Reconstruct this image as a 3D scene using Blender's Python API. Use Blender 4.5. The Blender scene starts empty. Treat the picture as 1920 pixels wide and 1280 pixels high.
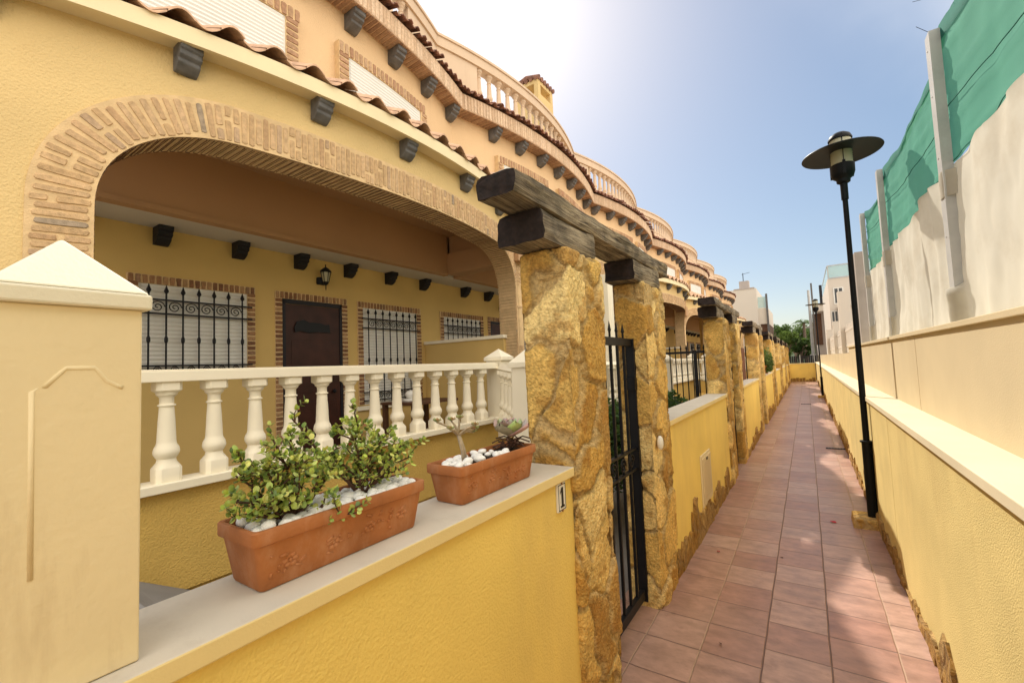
import bpy, math, random
from mathutils import Vector, Matrix, noise
R = math.radians
sc = bpy.context.scene
COL = sc.collection
rnd = random.Random(7)

# ------------------------------------------------------------------ materials
def mat(name, base, rough=0.85, var=0.12, scale=3.0, bump=0.0, bscale=120.0, bdist=0.004, spec=0.3,
        attr=None, stain=None, hue=None, metal=0.0, bump2=None):
    m = bpy.data.materials.new(name); m.use_nodes = True
    nt = m.node_tree; N = nt.nodes; L = nt.links
    bs = N['Principled BSDF']; bs.inputs['Roughness'].default_value = rough
    bs.inputs['Specular IOR Level'].default_value = spec; bs.inputs['Metallic'].default_value = metal
    tc = N.new('ShaderNodeTexCoord')
    n1 = N.new('ShaderNodeTexNoise'); n1.inputs['Scale'].default_value = scale; n1.inputs['Detail'].default_value = 6
    L.new(tc.outputs['Object'], n1.inputs['Vector'])
    mp = N.new('ShaderNodeMapRange'); mp.inputs['From Min'].default_value = .3; mp.inputs['From Max'].default_value = .7
    mp.inputs['To Min'].default_value = 1 - var; mp.inputs['To Max'].default_value = 1 + var
    L.new(n1.outputs['Fac'], mp.inputs['Value'])
    if attr:
        a = N.new('ShaderNodeAttribute'); a.attribute_name = attr; csrc = a.outputs['Color']
    else:
        c = N.new('ShaderNodeRGB'); c.outputs[0].default_value = (*base, 1); csrc = c.outputs[0]
    sc_ = N.new('ShaderNodeVectorMath'); sc_.operation = 'SCALE'
    L.new(csrc, sc_.inputs[0]); L.new(mp.outputs[0], sc_.inputs['Scale'])
    out = sc_.outputs[0]
    if stain:   # (colour, noise scale vector, threshold lo, hi, strength)
        col, sv, lo, hi, st = stain
        mpp = N.new('ShaderNodeMapping'); mpp.inputs['Scale'].default_value = sv
        L.new(tc.outputs['Object'], mpp.inputs['Vector'])
        n2 = N.new('ShaderNodeTexNoise'); n2.inputs['Scale'].default_value = 1; n2.inputs['Detail'].default_value = 8
        n2.inputs['Roughness'].default_value = .65
        L.new(mpp.outputs[0], n2.inputs['Vector'])
        r = N.new('ShaderNodeMapRange'); r.inputs['From Min'].default_value = lo; r.inputs['From Max'].default_value = hi
        r.inputs['To Max'].default_value = st
        L.new(n2.outputs['Fac'], r.inputs['Value'])
        mx = N.new('ShaderNodeMix'); mx.data_type = 'RGBA'
        L.new(r.outputs[0], mx.inputs['Factor']); L.new(out, mx.inputs['A']); mx.inputs['B'].default_value = (*col, 1)
        out = mx.outputs['Result']
    L.new(out, bs.inputs['Base Color'])
    if bump:
        n3 = N.new('ShaderNodeTexNoise'); n3.inputs['Scale'].default_value = bscale; n3.inputs['Detail'].default_value = 3
        L.new(tc.outputs['Object'], n3.inputs['Vector'])
        b = N.new('ShaderNodeBump'); b.inputs['Strength'].default_value = bump; b.inputs['Distance'].default_value = bdist
        L.new(n3.outputs['Fac'], b.inputs['Height'])
        if bump2:
            n4 = N.new('ShaderNodeTexVoronoi'); n4.inputs['Scale'].default_value = bump2
            L.new(tc.outputs['Object'], n4.inputs['Vector'])
            b2 = N.new('ShaderNodeBump'); b2.inputs['Strength'].default_value = bump * .7; b2.inputs['Distance'].default_value = bdist
            L.new(n4.outputs['Distance'], b2.inputs['Height']); L.new(b.outputs[0], b2.inputs['Normal'])
            L.new(b2.outputs[0], bs.inputs['Normal'])
        else:
            L.new(b.outputs[0], bs.inputs['Normal'])
    return m

M = {}
M['yellow'] = mat('yellow_paint', (.91, .68, .19), .75, .08, 1.6, .8, 120, .004, stain=((.62, .43, .16), (1.6, 1.6, .5), .50, .78, .55))
M['stucco'] = mat('house_stucco', (.68, .50, .235), .9, .07, 1.5, .9, 85, .007, stain=((.52, .32, .12), (2, 2, .7), .55, .85, .35))
M['peach'] = mat('upper_stucco', (.74, .52, .30), .9, .06, 1.5, .8, 75, .007, stain=((.5, .3, .16), (4, 4, .4), .58, .85, .3))
M['parapet'] = mat('parapet_stucco', (.64, .49, .35), .9, .06, 2, .4, 120, .003, stain=((.45, .3, .2), (5, 5, .6), .55, .8, .4))
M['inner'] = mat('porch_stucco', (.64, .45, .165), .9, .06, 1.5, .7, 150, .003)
M['terrace'] = mat('terrace_stucco', (.66, .44, .12), .9, .08, 3, 1.0, 110, .006)
M['rightw'] = mat('rough_wall_render', (.66, .52, .21), .93, .09, 3, .6, 210, .003, bump2=170, stain=((.42, .27, .10), (3, 3, .7), .55, .85, .55))
M['rightu'] = mat('upper_wall_render', (.60, .49, .30), .9, .06, 2, .35, 150, .003, stain=((.5, .38, .22), (1.3, 1.3, .5), .52, .8, .5))
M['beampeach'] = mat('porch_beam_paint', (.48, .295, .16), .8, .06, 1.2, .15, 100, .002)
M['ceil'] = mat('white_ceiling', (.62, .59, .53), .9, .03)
M['cream'] = mat('cream_cast_stone', (.78, .66, .42), .75, .04, 4, .25, 220, .0015, stain=((.5, .38, .2), (3, 3, 1), .6, .85, .35))
M['creamw'] = mat('cream_white_baluster', (.86, .79, .62), .7, .03, 5, .2, 200, .0015)
M['cap'] = mat('pale_cap_paint', (.76, .71, .56), .75, .04, 3, .3, 160, .0015, stain=((.5, .42, .3), (7, 7, 5), .64, .8, .5))
M['post'] = mat('cream_pillar_paint', (.80, .67, .42), .75, .05, 3, .45, 60, .002, stain=((.50, .36, .20), (14, 14, 2.2), .56, .78, .55))
M['coping'] = mat('coping_stone', (.62, .56, .46), .8, .06, 6, .3, 180, .0015, stain=((.42, .35, .27), (8, 8, 8), .55, .8, .5))
M['copingface'] = mat('coping_face', (.82, .66, .32), .75, .04, 4, .3, 180, .0015)
M['ledge'] = mat('ledge_stone', (.68, .59, .40), .8, .05, 4, .2, 150, .0015)
M['white'] = mat('white_shutter', (.74, .73, .68), .5, .02, 3)
M['whiteb'] = mat('white_render', (.62, .56, .48), .9, .04, .5, .2, 40, .004)
M['greyr'] = mat('grey_render', (.42, .37, .34), .9, .04, .5)
M['mortar'] = mat('brick_mortar', (.66, .475, .26), .95, .12, 14, .8, 120, .004)
M['brick'] = mat('rustic_brick', (.4, .25, .14), .95, .2, 40, .9, 160, .004, attr='col')
M['soffit'] = mat('soffit_mortar', (.50, .34, .22), .95, .15, 20, .7, 90, .004)
M['tile'] = mat('clay_roof_tile', (.62, .40, .26), .85, .2, 9, .5, 60, .003, stain=((.16, .11, .10), (10, 10, 10), .54, .74, .7))
M['tiledark'] = mat('weathered_roof_tile', (.33, .17, .12), .9, .3, 14, .6, 60, .003, stain=((.09, .055, .05), (8, 8, 8), .42, .65, .8))
M['corbel'] = mat('grey_corbel', (.12, .115, .11), .7, .3, 14, .6, 60, .003)
M['corbelb'] = mat('dark_timber_corbel', (.018, .017, .02), .6, .2, 20, .4, 60, .002)
M['iron'] = mat('black_iron', (.008, .008, .010), .45, .1, 20, spec=.25)
M['lampblack'] = mat('black_lamp_paint', (.006, .007, .008), .5, .1, 20, spec=.15)
M['door'] = mat('dark_wood_door', (.045, .014, .009), .45, .3, 8, .2, 60)
M['doorframe'] = mat('black_door_frame', (.012, .010, .014), .5, .1)
M['terra'] = mat('terracotta', (.40, .15, .052), .72, .18, 9, .6, 60, .003, stain=((.56, .31, .18), (18, 18, 9), .50, .74, .5))
M['soil'] = mat('dark_soil', (.03, .02, .014), .95, .4, 40, .9, 90, .004)
M['pebble'] = mat('white_pebble', (.92, .90, .85), .6, .05, 30, .2, 60)
M['leaf'] = mat('jade_leaf', (.3, .4, .1), .42, .15, 30, attr='col', spec=.5)
M['stem'] = mat('reddish_stem', (.09, .045, .03), .7, .3, 40)
M['palestem'] = mat('pale_succulent_stem', (.42, .34, .24), .7, .25, 60)
M['stone_grey'] = mat('grey_floor', (.23, .22, .21), .8, .08, 5, .2, 60)
M['metalpost'] = mat('galvanised_post', (.46, .46, .44), .5, .08, 6, spec=.5, stain=((.3, .3, .29), (5, 5, 5), .5, .7, .4))
M['darkglass'] = mat('dark_window_glass', (.02, .022, .025), .15, .1, spec=.6)
M['shutterbeige'] = mat('beige_shutter', (.45, .36, .24), .6, .03)
M['meter'] = mat('beige_meter_door', (.70, .56, .34), .6, .03)
M['plate'] = mat('white_ceramic', (.8, .78, .72), .35, .02)
M['black'] = mat('black_print', (.015, .013, .013), .5, .02)
M['rust'] = mat('rust_stain', (.25, .10, .04), .8, .2, 60)
M['woodbrown'] = mat('brown_wood', (.10, .045, .022), .6, .25, 10)
M['screenb'] = mat('brown_screen', (.20, .09, .055), .8, .2, 4)
M['bark'] = mat('tree_bark', (.16, .12, .09), .95, .3, 8)
M['red'] = mat('red_petal', (.45, .01, .03), .6, .1)
M['groutlight'] = mat('light_grout', (.6, .45, .35), .9, .1)
M['concrete'] = mat('concrete', (.36, .32, .28), .9, .1, 5, .3, 60)
M['terr'] = mat('dry_earth', (.30, .24, .16), .95, .2, 1.2, .5, 20, .02)

def wood_mat():
    m = bpy.data.materials.new('weathered_timber'); m.use_nodes = True
    nt = m.node_tree; N = nt.nodes; L = nt.links; bs = N['Principled BSDF']; bs.inputs['Roughness'].default_value = .9
    tc = N.new('ShaderNodeTexCoord'); mp = N.new('ShaderNodeMapping'); mp.inputs['Scale'].default_value = (38, 2.2, 38)
    L.new(tc.outputs['Object'], mp.inputs[0])
    n = N.new('ShaderNodeTexNoise'); n.inputs['Scale'].default_value = 1; n.inputs['Detail'].default_value = 10; n.inputs['Distortion'].default_value = 1.6
    n.inputs['Roughness'].default_value = .7
    L.new(mp.outputs[0], n.inputs[0])
    cr = N.new('ShaderNodeValToRGB'); e = cr.color_ramp.elements
    e[0].position = .34; e[0].color = (.03, .022, .016, 1); e[1].position = .66; e[1].color = (.40, .33, .22, 1)
    x = cr.color_ramp.elements.new(.45); x.color = (.15, .115, .075, 1)
    L.new(n.outputs['Fac'], cr.inputs[0])
    n2 = N.new('ShaderNodeTexNoise'); n2.inputs['Scale'].default_value = 6; n2.inputs['Detail'].default_value = 4
    L.new(tc.outputs['Object'], n2.inputs[0])
    r = N.new('ShaderNodeMapRange'); r.inputs['From Min'].default_value = .35; r.inputs['From Max'].default_value = .65
    r.inputs['To Min'].default_value = .55; r.inputs['To Max'].default_value = 1.25
    L.new(n2.outputs['Fac'], r.inputs[0])
    v = N.new('ShaderNodeVectorMath'); v.operation = 'SCALE'; L.new(cr.outputs[0], v.inputs[0]); L.new(r.outputs[0], v.inputs['Scale'])
    L.new(v.outputs[0], bs.inputs['Base Color'])
    b = N.new('ShaderNodeBump'); b.inputs['Strength'].default_value = .9; b.inputs['Distance'].default_value = .01
    L.new(n.outputs['Fac'], b.inputs['Height']); L.new(b.outputs[0], bs.inputs['Normal'])
    return m
M['timber'] = wood_mat()
M['charred'] = mat('dark_timber_end', (.022, .014, .012), .8, .5, 25, .8, 50, .006)

def flag_mat(name, tint=(1, 1, 1)):
    m = bpy.data.materials.new(name); m.use_nodes = True
    nt = m.node_tree; N = nt.nodes; L = nt.links; bs = N['Principled BSDF']; bs.inputs['Roughness'].default_value = .88
    bs.inputs['Specular IOR Level'].default_value = .25
    tc = N.new('ShaderNodeTexCoord')
    nz = N.new('ShaderNodeTexNoise'); nz.inputs['Scale'].default_value = 9; nz.inputs['Detail'].default_value = 4
    L.new(tc.outputs['Object'], nz.inputs[0])
    sub = N.new('ShaderNodeVectorMath'); sub.operation = 'SUBTRACT'; sub.inputs[1].default_value = (.5, .5, .5)
    L.new(nz.outputs['Color'], sub.inputs[0])
    s = N.new('ShaderNodeVectorMath'); s.operation = 'SCALE'; s.inputs['Scale'].default_value = .13; L.new(sub.outputs[0], s.inputs[0])
    ad = N.new('ShaderNodeVectorMath'); ad.operation = 'ADD'; L.new(tc.outputs['Object'], ad.inputs[0]); L.new(s.outputs[0], ad.inputs[1])
    ve = N.new('ShaderNodeTexVoronoi'); ve.feature = 'DISTANCE_TO_EDGE'; ve.inputs['Scale'].default_value = 3.6; L.new(ad.outputs[0], ve.inputs['Vector'])
    vc = N.new('ShaderNodeTexVoronoi'); vc.inputs['Scale'].default_value = 3.6; L.new(ad.outputs[0], vc.inputs['Vector'])
    cr = N.new('ShaderNodeValToRGB'); el = cr.color_ramp.elements
    pal = [(0, (.50, .30, .09)), (.2, (.70, .46, .15)), (.4, (.56, .33, .08)), (.6, (.76, .54, .22)), (.8, (.52, .31, .10)), (1, (.80, .60, .28))]
    el[0].color = (*[a * b for a, b in zip(pal[0][1], tint)], 1); el[1].color = (*[a * b for a, b in zip(pal[-1][1], tint)], 1)
    for p, c in pal[1:-1]:
        x = cr.color_ramp.elements.new(p); x.color = (*[a * b for a, b in zip(c, tint)], 1)
    sx = N.new('ShaderNodeSeparateColor'); L.new(vc.outputs['Color'], sx.inputs[0]); L.new(sx.outputs[0], cr.inputs[0])
    n2 = N.new('ShaderNodeTexNoise'); n2.inputs['Scale'].default_value = 30; n2.inputs['Detail'].default_value = 9; n2.inputs['Roughness'].default_value = .7
    n2.inputs['Distortion'].default_value = .8
    L.new(tc.outputs['Object'], n2.inputs[0])
    mr = N.new('ShaderNodeMapRange'); mr.inputs['From Min'].default_value = .33; mr.inputs['From Max'].default_value = .67
    mr.inputs['To Min'].default_value = .58; mr.inputs['To Max'].default_value = 1.38; L.new(n2.outputs['Fac'], mr.inputs[0])
    v = N.new('ShaderNodeVectorMath'); v.operation = 'SCALE'; L.new(cr.outputs[0], v.inputs[0]); L.new(mr.outputs[0], v.inputs['Scale'])
    # orange iron patches
    n3 = N.new('ShaderNodeTexNoise'); n3.inputs['Scale'].default_value = 11; n3.inputs['Detail'].default_value = 6; L.new(tc.outputs['Object'], n3.inputs[0])
    m3 = N.new('ShaderNodeMapRange'); m3.inputs['From Min'].default_value = .52; m3.inputs['From Max'].default_value = .68; m3.inputs['To Max'].default_value = .6
    L.new(n3.outputs['Fac'], m3.inputs[0])
    mo = N.new('ShaderNodeMix'); mo.data_type = 'RGBA'; L.new(m3.outputs[0], mo.inputs['Factor']); L.new(v.outputs[0], mo.inputs['A'])
    mo.inputs['B'].default_value = (.34 * tint[0], .155 * tint[1], .03 * tint[2], 1)
    me = N.new('ShaderNodeMapRange'); me.inputs['From Min'].default_value = .012; me.inputs['From Max'].default_value = .055; L.new(ve.outputs['Distance'], me.inputs[0])
    mx = N.new('ShaderNodeMix'); mx.data_type = 'RGBA'; L.new(me.outputs[0], mx.inputs['Factor'])
    mx.inputs['A'].default_value = (.52 * tint[0], .35 * tint[1], .15 * tint[2], 1); L.new(mo.outputs['Result'], mx.inputs['B'])
    L.new(mx.outputs['Result'], bs.inputs['Base Color'])
    me2 = N.new('ShaderNodeMapRange'); me2.inputs['From Max'].default_value = .09; L.new(ve.outputs['Distance'], me2.inputs[0])
    b = N.new('ShaderNodeBump'); b.inputs['Strength'].default_value = 1; b.inputs['Distance'].default_value = .014; L.new(me2.outputs[0], b.inputs['Height'])
    b2 = N.new('ShaderNodeBump'); b2.inputs['Strength'].default_value = 1; b2.inputs['Distance'].default_value = .014
    L.new(n2.outputs['Fac'], b2.inputs['Height']); L.new(b.outputs[0], b2.inputs['Normal']); L.new(b2.outputs[0], bs.inputs['Normal'])
    return m
M['flag'] = flag_mat('ochre_flagstone')
M['stone'] = mat('ochre_cladding_stone', (.5, .3, .1), .88, .28, 55, 1.0, 110, .008, attr='col', bump2=70, stain=((.36, .20, .055), (24, 24, 24), .56, .74, .32))
M['flagskirt'] = flag_mat('ochre_flagstone_skirt', (.62, .56, .5))

def tile_floor_mat():
    m = bpy.data.materials.new('terracotta_paving'); m.use_nodes = True
    nt = m.node_tree; N = nt.nodes; L = nt.links; bs = N['Principled BSDF']
    bs.inputs['Specular IOR Level'].default_value = .45
    tc = N.new('ShaderNodeTexCoord'); sp = N.new('ShaderNodeSeparateXYZ'); L.new(tc.outputs['Object'], sp.inputs[0])
    def mth(op, a, b=None, c=None):
        n = N.new('ShaderNodeMath'); n.operation = op
        for i, v in enumerate((a, b, c)):
            if v is None: continue
            if isinstance(v, (int, float)): n.inputs[i].default_value = v
            else: L.new(v, n.inputs[i])
        return n.outputs[0]
    # slight wobble of the joints
    wn = N.new('ShaderNodeTexNoise'); wn.inputs['Scale'].default_value = 3; L.new(tc.outputs['Object'], wn.inputs[0])
    wob = mth('MULTIPLY', mth('SUBTRACT', wn.outputs['Fac'], .5), .012)
    xs = mth('DIVIDE', mth('ADD', mth('ADD', sp.outputs[0], wob), 30.0), .3)
    ys = mth('DIVIDE', mth('ADD', mth('ADD', sp.outputs[1], wob), 29.865), .3)
    # left columns are slightly shifted along the path
    colid = mth('FLOOR', xs)
    ys = mth('ADD', ys, mth('MULTIPLY', mth('LESS_THAN', colid, 98.5), -.37))
    ax = mth('ABSOLUTE', mth('SUBTRACT', mth('FRACT', xs), .5)); ay = mth('ABSOLUTE', mth('SUBTRACT', mth('FRACT', ys), .5))
    d = mth('SUBTRACT', .5, mth('MAXIMUM', ax, ay))
    g = N.new('ShaderNodeMapRange'); g.inputs['From Min'].default_value = .006; g.inputs['From Max'].default_value = .018
    L.new(d, g.inputs[0])
    cid = N.new('ShaderNodeCombineXYZ'); L.new(colid, cid.inputs[0]); L.new(mth('FLOOR', ys), cid.inputs[1])
    wt = N.new('ShaderNodeTexWhiteNoise'); L.new(cid.outputs[0], wt.inputs[0])
    cr = N.new('ShaderNodeValToRGB'); e = cr.color_ramp.elements
    e[0].color = (.33, .175, .13, 1); e[1].color = (.44, .28, .22, 1); x = e.new(.5); x.color = (.385, .225, .17, 1)
    L.new(wt.outputs['Value'], cr.inputs[0])
    # streaks
    mp = N.new('ShaderNodeMapping'); mp.inputs['Scale'].default_value = (7, 13, 1); L.new(tc.outputs['Object'], mp.inputs[0])
    off = N.new('ShaderNodeVectorMath'); off.operation = 'ADD'; L.new(mp.outputs[0], off.inputs[0])
    sc2 = N.new('ShaderNodeVectorMath'); sc2.operation = 'SCALE'; sc2.inputs['Scale'].default_value = 30; L.new(wt.outputs['Color'], sc2.inputs[0]); L.new(sc2.outputs[0], off.inputs[1])
    n = N.new('ShaderNodeTexNoise'); n.inputs['Scale'].default_value = 1; n.inputs['Detail'].default_value = 8; n.inputs['Roughness'].default_value = .65; L.new(off.outputs[0], n.inputs[0])
    mr = N.new('ShaderNodeMapRange'); mr.inputs['From Min'].default_value = .3; mr.inputs['From Max'].default_value = .7; mr.inputs['To Min'].default_value = .7; mr.inputs['To Max'].default_value = 1.3
    L.new(n.outputs['Fac'], mr.inputs[0])
    v = N.new('ShaderNodeVectorMath'); v.operation = 'SCALE'; L.new(cr.outputs[0], v.inputs[0]); L.new(mr.outputs[0], v.inputs['Scale'])
    # big patches of dust
    nb = N.new('ShaderNodeTexNoise'); nb.inputs['Scale'].default_value = 1.3; nb.inputs['Detail'].default_value = 7; L.new(tc.outputs['Object'], nb.inputs[0])
    mb = N.new('ShaderNodeMapRange'); mb.inputs['From Min'].default_value = .45; mb.inputs['From Max'].default_value = .75; mb.inputs['To Max'].default_value = .45; L.new(nb.outputs['Fac'], mb.inputs[0])
    mxb = N.new('ShaderNodeMix'); mxb.data_type = 'RGBA'; L.new(mb.outputs[0], mxb.inputs['Factor']); L.new(v.outputs[0], mxb.inputs['A']); mxb.inputs['B'].default_value = (.36, .235, .18, 1)
    # grout: dark in the middle columns, pale at the outer ones
    lt = mth('GREATER_THAN', mth('ABSOLUTE', mth('ADD', sp.outputs[0], .15)), .28)
    gc = N.new('ShaderNodeMix'); gc.data_type = 'RGBA'; L.new(lt, gc.inputs['Factor'])
    gc.inputs['A'].default_value = (.14, .08, .065, 1); gc.inputs['B'].default_value = (.42, .28, .2, 1)
    isx = mth('GREATER_THAN', ax, ay)
    gcol = N.new('ShaderNodeMix'); gcol.data_type = 'RGBA'; L.new(isx, gcol.inputs['Factor'])
    gcol.inputs['A'].default_value = (.20, .12, .095, 1); L.new(gc.outputs['Result'], gcol.inputs['B'])
    mx = N.new('ShaderNodeMix'); mx.data_type = 'RGBA'; L.new(g.outputs[0], mx.inputs['Factor']); L.new(gcol.outputs['Result'], mx.inputs['A']); L.new(mxb.outputs['Result'], mx.inputs['B'])
    nd = N.new('ShaderNodeTexNoise'); nd.inputs['Scale'].default_value = 9; nd.inputs['Detail'].default_value = 10; nd.inputs['Roughness'].default_value = .75; L.new(tc.outputs['Object'], nd.inputs[0])
    md = N.new('ShaderNodeMapRange'); md.inputs['From Min'].default_value = .56; md.inputs['From Max'].default_value = .72; md.inputs['To Max'].default_value = .55; L.new(nd.outputs['Fac'], md.inputs[0])
    mxd = N.new('ShaderNodeMix'); mxd.data_type = 'RGBA'; L.new(md.outputs[0], mxd.inputs['Factor']); L.new(mx.outputs['Result'], mxd.inputs['A']); mxd.inputs['B'].default_value = (.17, .09, .065, 1)
    L.new(mxd.outputs['Result'], bs.inputs['Base Color'])
    rr = N.new('ShaderNodeMapRange'); rr.inputs['To Min'].default_value = .26; rr.inputs['To Max'].default_value = .48; L.new(n.outputs['Fac'], rr.inputs[0]); L.new(rr.outputs[0], bs.inputs['Roughness'])
    b = N.new('ShaderNodeBump'); b.inputs['Strength'].default_value = .8; b.inputs['Distance'].default_value = .004; L.new(g.outputs[0], b.inputs['Height'])
    b2 = N.new('ShaderNodeBump'); b2.inputs['Strength'].default_value = .35; b2.inputs['Distance'].default_value = .004; L.new(n.outputs['Fac'], b2.inputs['Height']); L.new(b.outputs[0], b2.inputs['Normal'])
    L.new(b2.outputs[0], bs.inputs['Normal'])
    return m
M['paving'] = tile_floor_mat()

def cloth_mat(name, col, weave, trans, alpha=1.0, stain=None):
    m = mat(name, col, .9, .10, 2.2, .35, weave, .002, stain=stain)
    nt = m.node_tree; N = nt.nodes; L = nt.links; bs = N['Principled BSDF']; out = N['Material Output']
    tr = N.new('ShaderNodeBsdfTranslucent'); tr.inputs[0].default_value = (*[min(1, c * 1.1) for c in col], 1)
    mx = N.new('ShaderNodeMixShader'); mx.inputs[0].default_value = trans
    L.new(bs.outputs[0], mx.inputs[1]); L.new(tr.outputs[0], mx.inputs[2]); last = mx
    if alpha < 1:
        tp = N.new('ShaderNodeBsdfTransparent'); m2 = N.new('ShaderNodeMixShader'); m2.inputs[0].default_value = alpha
        L.new(tp.outputs[0], m2.inputs[1]); L.new(mx.outputs[0], m2.inputs[2]); last = m2
    L.new(last.outputs[0], out.inputs[0])
    return m
M['green'] = cloth_mat('green_shade_net', (.065, .28, .18), 420, .35, .93)
M['greenfold'] = cloth_mat('green_net_hem', (.015, .16, .12), 400, .25)
M['sheet'] = cloth_mat('cream_tarpaulin', (.60, .57, .48), 300, .30, stain=((.38, .30, .19), (1.6, 1.6, 2.2), .48, .72, .7))

def glass_mat(name, col, a):
    m = bpy.data.materials.new(name); m.use_nodes = True
    bs = m.node_tree.nodes['Principled BSDF']; bs.inputs['Base Color'].default_value = (*col, 1)
    bs.inputs['Roughness'].default_value = .15; bs.inputs['Alpha'].default_value = a
    return m
M['lampglass'] = glass_mat('ribbed_lamp_glass', (.55, .53, .36), .72)
M['railglass'] = glass_mat('balcony_glass', (.45, .62, .60), .6)
def foliage_mat():
    m = mat('tree_foliage', (.07, .12, .03), .6, .35, 2, attr='col')
    nt = m.node_tree; N = nt.nodes; L = nt.links; bs = N['Principled BSDF']; out = N['Material Output']
    tr = N.new('ShaderNodeBsdfTranslucent'); tr.inputs[0].default_value = (.16, .26, .05, 1)
    mx = N.new('ShaderNodeMixShader'); mx.inputs[0].default_value = .3
    L.new(bs.outputs[0], mx.inputs[1]); L.new(tr.outputs[0], mx.inputs[2]); L.new(mx.outputs[0], out.inputs[0])
    return m
M['foliage'] = foliage_mat()

# ------------------------------------------------------------------ mesh builder
class MB:
    def __init__(s): s.v = []; s.f = []; s.c = []; s.mi = []; s.cur = None; s.m = 0
    def face(s, idx): s.f.append(tuple(idx)); s.c.append(s.cur); s.mi.append(s.m)
    def add(s, vs, fs):
        o = len(s.v); s.v += [tuple(v) for v in vs]
        for f in fs: s.face([i + o for i in f])
    def box(s, x0, x1, y0, y1, z0, z1):
        x0, x1 = min(x0, x1), max(x0, x1)
        vs = [(x, y, z) for x in (x0, x1) for y in (y0, y1) for z in (z0, z1)]
        s.add(vs, [(0, 1, 3, 2), (4, 6, 7, 5), (0, 4, 5, 1), (2, 3, 7, 6), (0, 2, 6, 4), (1, 5, 7, 3)])
    def lathe(s, prof, n=16, c=(0, 0), z0=0, sides=None, rot=0):
        # prof: (r, z[, squareness])
        o = len(s.v)
        for p in prof:
            r, z = p[0], p[1]; sq = p[2] if len(p) > 2 else 0
            for i in range(n):
                a = 2 * math.pi * (i + .5) / n + rot
                k = 1
                if sq:
                    k = (1 - sq) + sq / max(abs(math.cos(a)), abs(math.sin(a)))
                s.v.append((c[0] + r * k * math.cos(a), c[1] + r * k * math.sin(a), z0 + z))
        for j in range(len(prof) - 1):
            for i in range(n):
                i2 = (i + 1) % n
                s.face((o + j * n + i, o + j * n + i2, o + (j + 1) * n + i2, o + (j + 1) * n + i))
        s.face([o + i for i in range(n)][::-1]); s.face([o + (len(prof) - 1) * n + i for i in range(n)])
    def tube(s, pts, r, n=8, rf=None):
        pts = [Vector(p) for p in pts]; o = len(s.v)
        for k, p in enumerate(pts):
            t = (pts[min(k + 1, len(pts) - 1)] - pts[max(k - 1, 0)]).normalized()
            up = Vector((0, 0, 1)) if abs(t.z) < .9 else Vector((1, 0, 0))
            a = t.cross(up).normalized(); b = t.cross(a).normalized()
            rr = r if rf is None else rf[k]
            for i in range(n):
                an = 2 * math.pi * i / n
                s.v.append(tuple(p + a * rr * math.cos(an) + b * rr * math.sin(an)))
        for k in range(len(pts) - 1):
            for i in range(n):
                i2 = (i + 1) % n
                s.face((o + k * n + i, o + k * n + i2, o + (k + 1) * n + i2, o + (k + 1) * n + i))
        s.face([o + i for i in range(n)][::-1]); s.face([o + (len(pts) - 1) * n + i for i in range(n)])
    def grid(s, P, cyc=False):
        # P: rows of points
        o = len(s.v); w = len(P[0])
        for r in P: s.v += [tuple(p) for p in r]
        for j in range(len(P) - 1):
            for i in range(w - 1):
                s.face((o + j * w + i, o + j * w + i + 1, o + (j + 1) * w + i + 1, o + (j + 1) * w + i))
    def prism_y(s, prof, y0, y1):
        n = len(prof); o = len(s.v)
        for y in (y0, y1):
            for (x, z) in prof: s.v.append((x, y, z))
        for i in range(n):
            j = (i + 1) % n; s.face((o + i, o + j, o + n + j, o + n + i))
        s.face([o + i for i in range(n)][::-1]); s.face([o + n + i for i in range(n)])
    def ellipsoid(s, c, r, nu=8, nv=5, rot=0):
        P = []
        for j in range(nv + 1):
            th = math.pi * j / nv; row = []
            for i in range(nu + 1):
                a = 2 * math.pi * i / nu
                x, y, z = r[0] * math.sin(th) * math.cos(a), r[1] * math.sin(th) * math.sin(a), r[2] * math.cos(th)
                row.append((c[0] + x * math.cos(rot) - y * math.sin(rot), c[1] + x * math.sin(rot) + y * math.cos(rot), c[2] + z))
            P.append(row)
        s.grid(P)
    def build(s, name, m, parent=None, smooth=False, loc=None, bevel=0, shade_angle=None, fixn=True):
        me = bpy.data.meshes.new(name)
        org = Vector(loc) if loc is not None else Vector((0, 0, 0))
        me.from_pydata([tuple(Vector(v) - org) for v in s.v], [], s.f)
        ms = m if isinstance(m, (list, tuple)) else [m]
        for x in ms: me.materials.append(M[x])
        if len(ms) > 1: me.polygons.foreach_set('material_index', s.mi)
        if any(c is not None for c in s.c):
            at = me.color_attributes.new('col', 'FLOAT_COLOR', 'CORNER'); data = []
            for p in me.polygons:
                c = s.c[p.index] or (.4, .3, .2)
                for _ in range(p.loop_total): data += [c[0], c[1], c[2], 1]
            at.data.foreach_set('color', data)
        if smooth: me.polygons.foreach_set('use_smooth', [True] * len(me.polygons))
        me.validate(); me.update()
        if fixn:
            import bmesh
            bm = bmesh.new(); bm.from_mesh(me)
            if smooth == 'merge': bmesh.ops.remove_doubles(bm, verts=bm.verts, dist=1e-5)
            bmesh.ops.recalc_face_normals(bm, faces=bm.faces); bm.to_mesh(me); bm.free()
        if shade_angle:
            try: me.set_sharp_from_angle(angle=R(shade_angle))
            except Exception: pass
        o = bpy.data.objects.new(name, me); COL.objects.link(o)
        if loc is not None: o.location = org
        if parent: o.parent = parent
        if bevel:
            b = o.modifiers.new('bevel', 'BEVEL'); b.width = bevel; b.segments = 2; b.limit_method = 'ANGLE'; b.angle_limit = R(40)
        return o

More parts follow.
